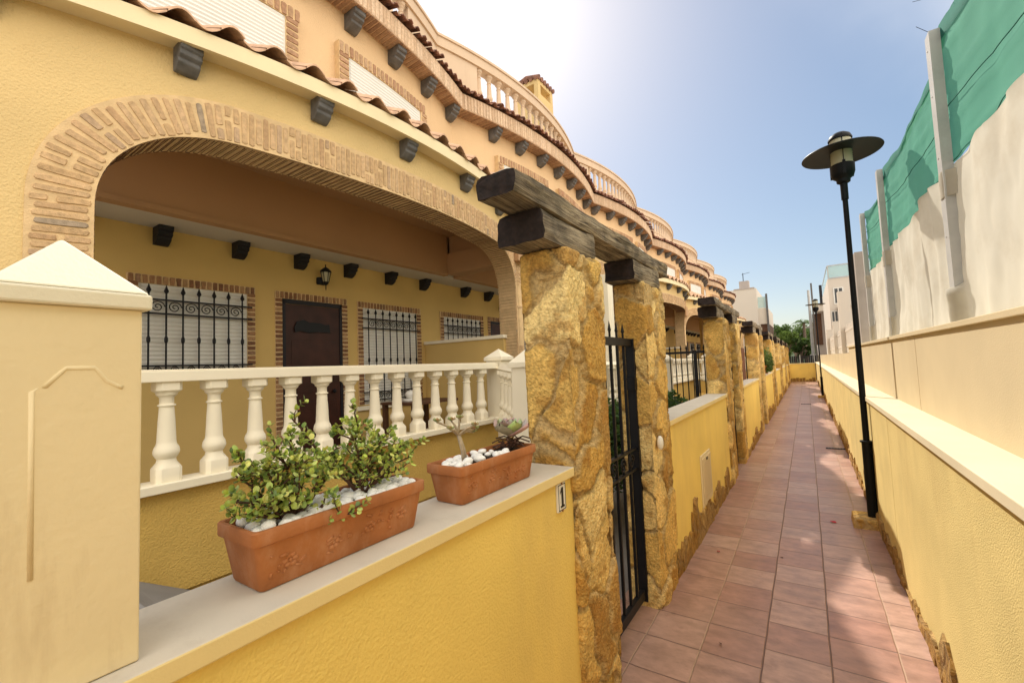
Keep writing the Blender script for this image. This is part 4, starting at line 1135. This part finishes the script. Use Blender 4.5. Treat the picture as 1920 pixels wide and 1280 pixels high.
jade((xb - .01, .790, za), [(xb - .02, .768, 1.542), (xb, .745, 1.455), (xb - .03, .70, 1.41), (xb + .03, .78, 1.41), (xb + .02, .84, 1.42), (xb - .02, .88, 1.41), (xb, .965, 1.345), (xb + .03, .90, 1.38), (xb + .05, .84, 1.34), (xb + .05, .74, 1.34),
      (xb - .05, .80, 1.43), (xb + .01, .90, 1.41), (xb - .04, .68, 1.40), (xb + .05, .88, 1.33), (xb - .03, .588, 1.518), (xb - .01, .64, 1.42)], 'taller jade plant near the right end of the long planter', 32)

# bare succulent stalk
T = empty('succulent_stalk', (-1.03, 1.205, zb), 'pale forked succulent stalk with small leaf rosettes at its tips', 'succulent')
b = MB(); lf = MB(); r = random.Random(3); o3 = Vector((-1.03, 1.205, zb))
def ro(c, s, n, cols, seed, L=None):
    rr = random.Random(seed)
    for k in range(n):
        a = k * 2.4; el = .25 + .9 * k / n; d = Vector((math.cos(a) * math.cos(el), math.sin(a) * math.cos(el), math.sin(el)))
        col = rr.choice(cols); q = Vector(c); side = d.cross(Vector((0, 0, 1))).normalized(); nn = side.cross(d).normalized()
        sz = s * (1 - .45 * k / n); rows = []
        lf.cur = tuple(x * rr.uniform(.85, 1.15) for x in col)
        P_ = []
        for t, wd in ((0, .14), (.25, .28), (.55, .42), (.8, .36), (1, .04)):
            base = q + d * (sz * t) + nn * (sz * .22 * t * t)
            P_.append([base - side * sz * wd, base - nn * sz * .07, base + side * sz * wd, base + nn * sz * .09, base - side * sz * wd])
        lf.grid(P_)
tips = [(-1.03, 1.075, 1.432), (-1.02, 1.128, 1.400), (-1.04, 1.200, 1.428), (-1.03, 1.262, 1.372), (-1.05, 1.168, 1.424), (-1.0, 1.235, 1.40), (-1.01, 1.25, 1.385)]
f1 = Vector((-1.035, 1.185, 1.372))
for s_ in (0, .012): b.tube([Vector((-1.03, 1.207 + s_, zb)) - o3, Vector((-1.032, 1.200 + s_ * .8, 1.32)) - o3, f1 + Vector((0, s_ * .5, 0)) - o3], .0055, 8, [.0068, .006, .0052])
for t in tips:
    t = Vector(t); m_ = (f1 + t) / 2 + Vector((0, .003, .008)); b.tube([f1 - o3, m_ - o3, t - o3], .0036, 6, [.0046, .004, .0034])
    ro(t - o3, .021, 9, [(.30, .36, .12), (.42, .40, .18), (.45, .28, .15)], int(t.y * 1000))
b.build('stalk', 'palestem', T, smooth=True); lf.build('rosettes', 'leaf', T, fixn=False)
# echeveria
T = empty('rosette_succulent', (-1.03, 1.50, zb), 'large grey green rosette succulent with pink leaf edges against the stone pillar', 'succulent')
lf = MB(); ro(Vector((0, .0, .060)), .100, 16, [(.36, .44, .24), (.44, .48, .28), (.42, .38, .33), (.50, .34, .32), (.40, .50, .22)], 9); ro(Vector((.0, -.005, .083)), .070, 11, [(.50, .28, .28), (.44, .40, .34), (.42, .48, .28)], 10)
ro(Vector((.0, -.012, .098)), .040, 7, [(.52, .34, .33), (.50, .46, .36)], 12)
lf.build('leaves', 'leaf', T, smooth=True, fixn=False)
b = MB(); r = random.Random(8)
for k in range(34):
    a = r.uniform(0, 6.28); L = r.uniform(.03, .075); p = Vector((r.uniform(-.02, .02), r.uniform(-.04, .03), .01 + r.uniform(0, .035)))
    b.tube([p, p + Vector((math.cos(a) * L * .5, math.sin(a) * L * .5, .012)), p + Vector((math.cos(a) * L, math.sin(a) * L, r.uniform(-.006, .01)))], .003, 5)
b.build('dry_stems', 'stem', T)

# ------------------------------------------------------------------ right hand retaining wall
T = empty('retaining_wall', (.52, 14, 0), 'long two step cream retaining wall on the right side of the path', 'wall')
inv = Matrix.Translation(T.location).inverted()
def kid(o, p=T, i=None): o.parent = p; o.matrix_parent_inverse = i or inv; return o
b = MB(); 
for (a, c) in ((-6, 4.195), (4.205, 12.6), (12.61, 21), (21.01, 33.2)): b.box(.455, .64, a, c, 0, 1.155)
kid(b.build('lower_wall', 'rightw'))
b = MB(); b.box(.47, .63, -6, 33.2, 0, 1.15); kid(b.build('joint_filler', 'black'))
b = MB()
for (a, c) in ((-6, 4.197), (4.203, 12.6), (12.606, 21), (21.006, 33.2)): b.box(.43, .66, a, c, 1.156, 1.198)
kid(b.build('ledge', 'ledge', bevel=.004))
b = MB()
for (a, c) in ((-6, 4.045), (4.055, 9.7)): b.box(.625, .90, a, c, 1.1985, 1.708)
b.box(.625, .90, 9.701, 33.2, 1.1985, 1.62); kid(b.build('upper_wall', 'rightu'))
b = MB(); b.box(.64, .89, 3.9, 4.2, 1.1985, 1.705); kid(b.build('joint_filler', 'black'))
b = MB(); b.box(.607, .92, -6, 9.71, 1.7085, 1.737); kid(b.build('coping', 'rightu', bevel=.003))
s = MB(); skirt(s, .455, 2.0, 33, -1, 90, .07, .20, .016); skirt(s, .455, -5, 2, -1, 91, .1, .25, .016); kid(s.build('stone_skirt', 'flagskirt'))

# ------------------------------------------------------------------ site fence
T = empty('site_fence', (.84, 4, 1.737), 'tall fence with green net over cream sheeting on the right wall', 'fence')
posts = [-1.3, 1.2, 3.74, 6.22, 8.0]
inv2 = Matrix.Translation(T.location).inverted()
for y in posts:
    b = MB(); b.box(.772, .778, y - .05, y + .05, 1.60, 3.60); b.box(.778, .824, y - .05, y - .044, 1.60, 3.60); b.box(.778, .824, y + .044, y + .05, 1.60, 3.60)
    for z in (1.9, 2.3, 2.8, 3.2, 3.5): b.lathe([(.004, 0), (.004, .001)], 8, (0, 0), 0) if False else b.ellipsoid((.771, y + .01, z), (.003, .006, .006), 6, 4)
    kid(b.build('post', 'metalpost'), T, inv2)
def sheet_pts(y0, y1, z0f, z1f, ny, nz, xf):
    rows = []
    for j in range(nz + 1):
        t = j / nz; row = []
        for i in range(ny + 1):
            y = y0 + (y1 - y0) * i / ny; z = z0f(y) + (z1f(y) - z0f(y)) * t
            row.append((xf(y, z), y, z))
        rows.append(row)
    return rows
def span(y):
    for a, c in zip(posts[:-1], posts[1:]):
        if a <= y <= c: return (y - a) / (c - a)
    return 0
def xnet(y, z): return .842 + .035 * math.sin(math.pi * span(y)) + .018 * noise.noise(Vector((y * 1.3, z * 2.2, 1))) + .008 * noise.noise(Vector((y * 5, z * 3 + y * 2, 4))) + .004 * (1 - abs(noise.noise(Vector((y * 2 + z * 5, z * 7 - y * 2, 3))) * 2)) ** 4 - .012 * max(0, math.cos((z - 3.08 - .04 * y) * 30)) ** 8
def ztop(y): return 3.63 - .10 * math.sin(math.pi * span(y)) + .02 * noise.noise(Vector((y * 2, 0, 0)))
def zbnd(y): return 2.75 + .05 * noise.noise(Vector((y * 1.1, 3, 0))) + .015 * noise.noise(Vector((y * 5, 7, 0))) + .05 * math.exp(-((y - 4.6) / .35) ** 2)
g = MB(); g.grid(sheet_pts(-1.3, 8.0, lambda y: zbnd(y), ztop, 300, 24, xnet)); kid(g.build('green_net', 'green', smooth=True, fixn=False), T, inv2)
g = MB(); ys = lin(-1.3, 8.0, 200)
g.grid([[(xnet(y, ztop(y)) - .012, y, ztop(y) - .07 - .05 * max(0, noise.noise(Vector((y * 1.7, 9, 0)))) - .04 * math.cos(2 * math.pi * span(y))) for y in ys], [(xnet(y, ztop(y)) - .008, y, ztop(y)) for y in ys], [(xnet(y, ztop(y)) + .03, y, ztop(y) - .01) for y in ys]]); kid(g.build('net_hem', 'greenfold', smooth=True, fixn=False), T, inv2)
g = MB()
for k in range(0, 199):
    pass
g.tube([(xnet(y, 3.05 + .02 * (y - 2.6) + .06) - .018, y, 3.04 + .068 * (y - 2.6) / 1.3 * 1.0 - .03 * math.sin(math.pi * span(y))) for y in lin(-1.3, 8.0, 160)], .003, 5)
g.tube([(xnet(y, zbnd(y)) - .016, y, zbnd(y)) for y in lin(-1.3, 8.0, 240)], .0028, 5)
kid(g.build('net_cord', 'greenfold'), T, inv2)
def xs(y, z):
    t = (z - 1.7) / 1.05
    v = .832 + .010 * math.sin(y * 17 + 2 * math.sin(y * 3)) * (.4 + .6 * t) + .03 * noise.noise(Vector((y * 1.6, z * 1.2, 11))) + .011 * noise.noise(Vector((y * 6 + z * 2, z * 2.2, 5))) + .006 * (1 - abs(noise.noise(Vector((y * 3 - z * 2, z * 3, 8))) * 2)) ** 3 + .002 * noise.noise(Vector((y * 14, z * 3, 5)))
    dp = min(abs(y - p) for p in posts)
    if dp < .09: v = min(v, .832) if z > 2.0 else v - .075 * (1 - dp / .09) ** .5
    return v
g = MB(); g.grid(sheet_pts(-1.3, 8.0, lambda y: 1.738, lambda y: zbnd(y) - .01, 520, 30, xs)); kid(g.build('cream_sheet', 'sheet', smooth=True, fixn=False), T, inv2)
# wrapping of sheet around the posts
for y in posts[1:]:
    for (za_, zb_) in ((1.74, 1.98), (2.54, 2.70)):
        g = MB(); rows = []
        for z in lin(za_, zb_, 8):
            row = []
            for k in range(9):
                a = k / 8; yy = y - .075 + .15 * a; o = .064 * (1 - abs(2 * a - 1) ** 4); wv = .004 * noise.noise(Vector((yy * 40, z * 18, y)))
                row.append((.829 - o - wv, yy, z))
            rows.append(row)
        g.grid(rows)
        kid(g.build('sheet_wrap', 'sheet', smooth=True, fixn=False), T, inv2)
g = MB(); g.tube([(.80, 3.74, 3.6), (.72, 3.70, 3.66)], .002, 4); g.tube([(.82, 3.60, 3.75), (.70, 3.62, 3.78)], .0015, 4); kid(g.build('wire_end', 'iron'), T, inv2)

# concrete post, pickets beyond
tag(bx('concrete_post', 'concrete', None, .70, .86, 8.30, 8.50, 1.60, 3.12), 'brownish concrete post where the site fence ends', 'post')
T = empty('picket_fence', (.8, 10, 1.62), 'pale picket fence on the far part of the right wall', 'fence')
for k, y in enumerate((2.9, 6.0, 11.0)):
    bx('pier', 'whiteb', T, -.10, .12, y - .14, y + .14, .001, 1.45 if k == 0 else .95)
b = MB(); y = -1.1
while y < 13: b.box(-.015, .015, y, y + .10, .02, .62 + .02 * math.sin(y * 9)); y += .17
b.box(-.02, -.016, -1.2, 13, .15, .20); b.box(-.02, -.016, -1.2, 13, .48, .53)
b.build('pickets', 'whiteb', T)

# ------------------------------------------------------------------ street lamps
def make_lamp(y, lab, s=1.0):
    T = empty('street_lamp', (.415, y, 0), lab, 'street lamp', 'black path lamps')
    b = MB(); b.lathe([(.026, .70), (.024, 2.0), (.022, 3.26)], 16); b.build('pole', 'lampblack', T, smooth=True, shade_angle=40)
    b = MB(); b.lathe([(.030, 3.10), (.031, 3.26)], 16); b.build('collar', 'lampblack', T, smooth=True, shade_angle=40)
    b = MB(); b.lathe([(.040, .005), (.040, .765), (.052, .768), (.052, .782), (.030, .784)], 16); b.build('sleeve', 'lampblack', T, smooth=True, shade_angle=40)
    b = MB(); b.lathe([(.030, 3.255), (.055, 3.27), (.058, 3.30), (.085, 3.32), (.098, 3.36), (.100, 3.44), (.088, 3.445)], 20)
    for a in (R(35), R(155), R(275)):
        c_, s_ = math.cos(a), math.sin(a); b.box(.094 * c_ - .012, .094 * c_ + .012, .094 * s_ - .012, .094 * s_ + .012, 3.33, 3.46)
    b.build('holder', 'lampblack', T, smooth=True, shade_angle=40)
    b = MB(); pr = []
    for i in range(23): pr.append((.087 + (.0025 if i % 2 else 0), 3.442 + i * .0113))
    b.lathe(pr, 24); b.build('glass', 'lampglass', T, smooth=True)
    b = MB(); b.lathe([(.03, 3.30), (.03, 3.60)], 10); b.build('lamp_tube', 'white', T)
    b = MB(); b.lathe([(.088, 3.582), (.32, 3.560), (.325, 3.552), (.322, 3.548), (.088, 3.570)], 48); b.build('shade_disc', 'lampblack', T, smooth=True, shade_angle=40)
    b = MB(); b.lathe([(.098, 3.690), (.100, 3.70), (.085, 3.735), (.05, 3.76), (.001, 3.77)], 24)
    for a in (R(35), R(155), R(275)): b.tube([(.094 * math.cos(a), .094 * math.sin(a), 3.45), (.094 * math.cos(a), .094 * math.sin(a), 3.73)], .004, 5)
    b.build('cap', 'lampblack', T, smooth=True, shade_angle=40)
    b = MB(); b.prism_y([(-.16, -.01), (.04, -.01), (.04, .085), (-.15, .08)], -.14, .15)
    b2 = b.build('stone_base', 'flag', T, bevel=.01)
    return T
make_lamp(5.31, 'tall black lamp with flat disc shade by the nearest part of the right wall')
make_lamp(20.45, 'small distant black lamp with disc shade near the end of the path')

# ------------------------------------------------------------------ far buildings
def win(parent, x0, x1, y, z0, z1, m='darkglass', mod='white'):
    b = MB(); b.box(x0 - .05, x1 + .05, y - .03, y - .002, z0 - .05, z0); b.box(x0 - .05, x1 + .05, y - .03, y - .002, z1, z1 + .05)
    b.box(x0 - .05, x0, y - .03, y - .002, z0, z1); b.box(x1, x1 + .05, y - .03, y - .002, z0, z1); b.box((x0 + x1) / 2 - .02, (x0 + x1) / 2 + .02, y - .03, y - .002, z0, z1)
    w_ = b.build('window', mod, parent)
    b = MB(); b.box(x0, x1, y - .012, y - .004, z0, z1); b.build('pane', m, w_)
T = empty('white_villa', (0, 0, 0), 'white villa with glass roof railing beyond the pickets on the right', 'house')
bx('wall', 'whiteb', T, 1.09, 7, 26, 34, 0, 5.25)
b = MB(); b.box(1.45, 6.5, 24.6, 25.99, 0, 3.75); b.box(1.38, 6.6, 24.5, 25.98, 3.751, 3.87); b.build('bay', 'whiteb', T)
b = MB(); b.box(1.12, 7, 25.97, 26.03, 5.26, 5.30); b.box(1.12, 7, 25.97, 26.03, 5.86, 5.90)
for x in (1.13, 1.95, 2.8, 3.7): b.box(x - .02, x + .02, 25.97, 26.03, 5.301, 5.859)
b.box(1.09, 1.13, 26.1, 33, 5.86, 5.90)
rl = b.build('roof_railing', 'metalpost', T); bx('railing_glass', 'railglass', rl, 1.14, 7, 25.995, 26.005, 5.31, 5.85); bx('railing_glass', 'railglass', rl, 1.105, 1.115, 26.1, 33, 5.31, 5.85)
win(T, 1.32, 1.62, 26, 4.05, 4.75); win(T, 1.16, 1.36, 26, 3.05, 3.65); win(T, 2.1, 3.0, 24.6, 2.2, 3.3)
T = empty('grey_villa', (0, 0, 0), 'grey block with dark posts just left of the white villa, behind the far lamp', 'house')
bx('wall', 'greyr', T, .78, 3.2, 36, 44, 0, 5.0); bx('dark_panel', 'woodbrown', T, .50, 1.0, 35.9, 35.99, 2.3, 4.4); bx('balcony', 'whiteb', T, .52, 2.4, 35.2, 35.89, 4.5, 4.9)
b = MB(); b.box(.52, .62, 35.15, 35.25, 0, 6.4); b.build('post', 'corbel', T); b = MB(); b.box(.98, 1.14, 35.15, 35.25, 4.9, 6.2); b.build('post', 'corbelb', T)
win(T, 1.2, 1.5, 35.98, 2.9, 3.9)
T = empty('pale_building', (0, 0, 0), 'tall pale building with rooftop box behind the end of the house row', 'building')
bx('wall', 'whiteb', T, -9, -3.0, 40, 48, 0, 7.2); b = MB(); b.box(-4.2, -3.5, 40.2, 41, 7.2, 7.9); b.box(-4.6, -3.1, 39.95, 40, 7.2, 7.28); b.build('roof_box', 'greyr', T)
b = MB(); b.tube([(-3.9, 40.5, 7.9), (-3.9, 40.5, 8.6)], .03, 6); b.tube([(-4.0, 40.5, 8.5), (-3.4, 40.5, 8.6)], .015, 6); b.build('aerial', 'iron', T)
b = MB(); b.box(-3.0, -2.32, 40.6, 47, 4.3, 5.6); b.box(-3.0, -2.9, 40.6, 47, 0, 4.3); bl_ = b.build('balcony', 'whiteb', T)
bx('balcony_recess', 'woodbrown', T, -2.99, -2.34, 40.7, 46.9, 3.2, 4.29); bx('balcony_glass', 'railglass', bl_, -2.98, -2.36, 40.62, 40.64, 5.61, 6.5)
bx('post', 'corbel', T, -2.42, -2.28, 40.4, 40.55, 0, 6.7)
# utility poles
for (x, y, h, lab) in ((.42, 38, 6.3, 'pale concrete utility pole left of the far lamp'), ):
    T = empty('utility_pole', (x, y, 0), lab, 'pole'); b = MB(); b.lathe([(.12, 0), (.08, h)], 10); b.build('pole', 'metalpost', T)
    b = MB(); b.box(-.35, .35, -.05, .05, 3.6, 3.7); b.build('crossarm', 'metalpost', T); bx('cabinet', 'metalpost', T, -.2, .25, -.1, .1, .9, 1.7)
T = empty('boundary_fence', (-.5, 36, 0), 'dark low fence just beyond the yellow end wall', 'fence')
b = MB()
for i in range(28): b.box(-1.8 + i * .12, -1.70 + i * .12, 0, .03, 0, 1.62)
b.build('boards', 'corbelb', T)
for i in range(4): bx('post', 'metalpost', T, -1.5 + i * .8, -1.45 + i * .8, -.05, -.01, 0, 1.7)

# trees
def tree(loc, h, cr, lab, seed, cols, n=2600, leaf=.10):
    T = empty('tree', loc, lab, 'tree', 'trees beyond the end wall'); r = random.Random(seed)
    b = MB(); b.tube([(0, 0, 0), (.1, 0, h * .3), (0, .1, h * .6)], .2, 8, [.16, .12, .08])
    cl = []
    for k in range(15):
        a = r.uniform(0, 6.28); d = cr * r.uniform(.1, .85); z = h * r.uniform(.40, .93); c_ = (d * math.cos(a), d * math.sin(a), z); q = cr * r.uniform(.22, .42)
        cl.append((c_, (q, q, q * .8))); b.tube([(0, 0, h * .35), (c_[0] * .5, c_[1] * .5, (z + h * .4) / 2), c_], .04, 5, [.07, .05, .02])
    b.build('trunk', 'bark', T)
    b = MB(); leaf_cloud(b, cl, n, leaf, cols, seed + 1, .8); b.build('crown', 'foliage', T, fixn=False)
GA = [(.045, .085, .02), (.06, .11, .028), (.035, .065, .018)]; GB = [(.11, .17, .03), (.15, .22, .04), (.09, .14, .03)]
tree((-2.2, 50, 0), 4.9, 1.5, 'dark green tree at the left of the gap beyond the end wall', 1, GA)
tree((-1.0, 54, 0), 5.5, 1.7, 'dark round tree in the middle beyond the end wall', 2, GA)
tree((-1.5, 46, 0), 3.9, 1.3, 'bright green tree low in the middle beyond the end wall', 3, GB)
tree((-.4, 44, 0), 3.2, .9, 'small green tree right of the middle beyond the end wall', 4, GA)
tree((.5, 56, 0), 4.6, 1.8, 'green tree behind the utility pole', 5, GA)
tree((-3.6, 58, 0), 5.2, 1.8, 'dark tree mostly behind the pale building', 6, GA)
T = empty('palm_tree', (.0, 47, 0), 'palm with drooping fronds in the gap beyond the end wall', 'palm')
b = MB(); b.lathe([(.2, 0), (.13, 2.0), (.12, 4.6)], 10); b.build('trunk', 'bark', T)
b = MB(); r = random.Random(5)
for k in range(26):
    a = k * 2.4; el = r.uniform(-.2, 1.2); L = r.uniform(.9, 1.3); prev = None
    for i in range(12):
        t = i / 11; p = Vector((math.cos(a) * math.cos(el) * L * t, math.sin(a) * math.cos(el) * L * t, 4.6 + math.sin(el) * L * t - .7 * t * t * L))
        side = Vector((-math.sin(a), math.cos(a), 0)) * (.16 * math.sin(math.pi * min(1, t + .1)))
        for sg in (1, -1):
            kk = r.uniform(.6, 1.3); b.cur = (.055 * kk, .10 * kk, .03 * kk); o = len(b.v)
            b.v += [tuple(p), tuple(p + side * sg + Vector((0, 0, -.12))), tuple(p + side * sg * .9 + Vector((math.cos(a) * .06, math.sin(a) * .06, -.10)))]
            b.face((o, o + 1, o + 2))
b.cur = None; b.build('crown', 'foliage', T, fixn=False)
# distant hill
b = MB(); rows = []
for j in range(20):
    t = j / 19; row = []
    for i in range(60):
        x = -90 + i * 3; y = 90 + 70 * t
        z = 7.5 * math.sin(math.pi * min(1, t * 1.2) / 2) * (.75 + .25 * math.sin(x * .07 + 1)) + 1.4 * noise.fractal(Vector((x * .08, y * .08, 0)), 1, 2, 4) - .5
        row.append((x, y, z))
    rows.append(row)
b.grid(rows); M['hill'] = mat('wooded_hill', (.05, .075, .03), .95, .5, .35, .8, .8, .3)
struct(b.build('hill', 'hill', fixn=False))

# ------------------------------------------------------------------ light, sky, camera
EL, AZ = 42.8, 36.4           # sun elevation, degrees left of +Y
d = Vector((-math.sin(R(AZ)) * math.cos(R(EL)), math.cos(R(AZ)) * math.cos(R(EL)), math.sin(R(EL))))
w = bpy.data.worlds.new('World'); sc.world = w; w.use_nodes = True
N = w.node_tree.nodes; L = w.node_tree.links; bg = N['Background']
sky = N.new('ShaderNodeTexSky'); sky.sky_type = 'NISHITA'; sky.sun_disc = False
sky.sun_elevation = R(EL); sky.sun_rotation = R(-AZ); sky.air_density = 1.0; sky.dust_density = 1.0; sky.ozone_density = 1.2
gm = N.new('ShaderNodeGamma'); gm.inputs[1].default_value = .60
mu = N.new('ShaderNodeVectorMath'); mu.operation = 'SCALE'; mu.inputs['Scale'].default_value = .92
hs = N.new('ShaderNodeHueSaturation'); hs.inputs['Saturation'].default_value = 1.42
L.new(sky.outputs[0], gm.inputs[0]); L.new(gm.outputs[0], mu.inputs[0]); L.new(mu.outputs[0], hs.inputs['Color'])
# unseen warm-white fill added to the sky behind and right, brightens shaded facades
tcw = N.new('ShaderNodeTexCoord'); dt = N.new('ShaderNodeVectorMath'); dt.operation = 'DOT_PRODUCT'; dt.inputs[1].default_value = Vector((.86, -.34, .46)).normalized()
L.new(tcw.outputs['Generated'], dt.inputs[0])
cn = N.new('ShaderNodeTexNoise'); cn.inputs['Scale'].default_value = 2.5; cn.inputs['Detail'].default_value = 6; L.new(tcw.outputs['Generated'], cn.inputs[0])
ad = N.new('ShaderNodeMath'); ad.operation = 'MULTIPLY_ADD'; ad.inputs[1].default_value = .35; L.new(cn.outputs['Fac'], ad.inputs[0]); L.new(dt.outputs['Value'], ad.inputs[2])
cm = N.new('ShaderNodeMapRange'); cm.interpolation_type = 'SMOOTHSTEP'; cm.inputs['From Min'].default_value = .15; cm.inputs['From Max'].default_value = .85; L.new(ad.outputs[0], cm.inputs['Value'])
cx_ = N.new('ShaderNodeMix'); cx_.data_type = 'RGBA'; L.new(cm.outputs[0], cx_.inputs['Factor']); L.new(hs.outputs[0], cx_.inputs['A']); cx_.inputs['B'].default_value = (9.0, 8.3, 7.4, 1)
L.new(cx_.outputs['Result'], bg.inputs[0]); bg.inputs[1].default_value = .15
s = bpy.data.lights.new('sun', 'SUN'); s.energy = 3.2; s.angle = R(.55); s.color = (1, .93, .82)
so = bpy.data.objects.new('sun', s); COL.objects.link(so); so.rotation_euler = (-d).to_track_quat('-Z', 'Y').to_euler(); so.location = (0, 0, 20)

Rm = ((0.83, -0.068, -0.554), (0.557, 0.027, 0.83), (-0.041, -0.997, 0.06))
import mathutils
Pv = Vector((1512 - 960, 667 - 640, 823)).normalized(); V = Vector((400 - 960, -13000 - 640, 823)); V = (V - Pv * V.dot(Pv)).normalized(); X = Pv.cross(V)
if X.x < 0: X = -X
# rows: world axes in cam coords (x right, y down, z fwd)
cam = bpy.data.cameras.new('camera'); cam.sensor_width = 36; cam.lens = 823 / 1920 * 36; cam.clip_start = .02; cam.clip_end = 2000
co = bpy.data.objects.new('camera', cam); COL.objects.link(co)
right = Vector((X.x, Pv.x, V.x)); down = Vector((X.y, Pv.y, V.y)); fwd = Vector((X.z, Pv.z, V.z))
m4 = Matrix.Identity(4)
for i in range(3): m4[i][0] = right[i]; m4[i][1] = -down[i]; m4[i][2] = -fwd[i]; m4[i][3] = (0, 0, 1.6)[i]
co.matrix_world = m4; sc.camera = co
sc.view_settings.view_transform = 'Standard'; sc.view_settings.look = 'None'; sc.view_settings.gamma = 1; sc.view_settings.exposure = .86
sc.render.engine = 'CYCLES'
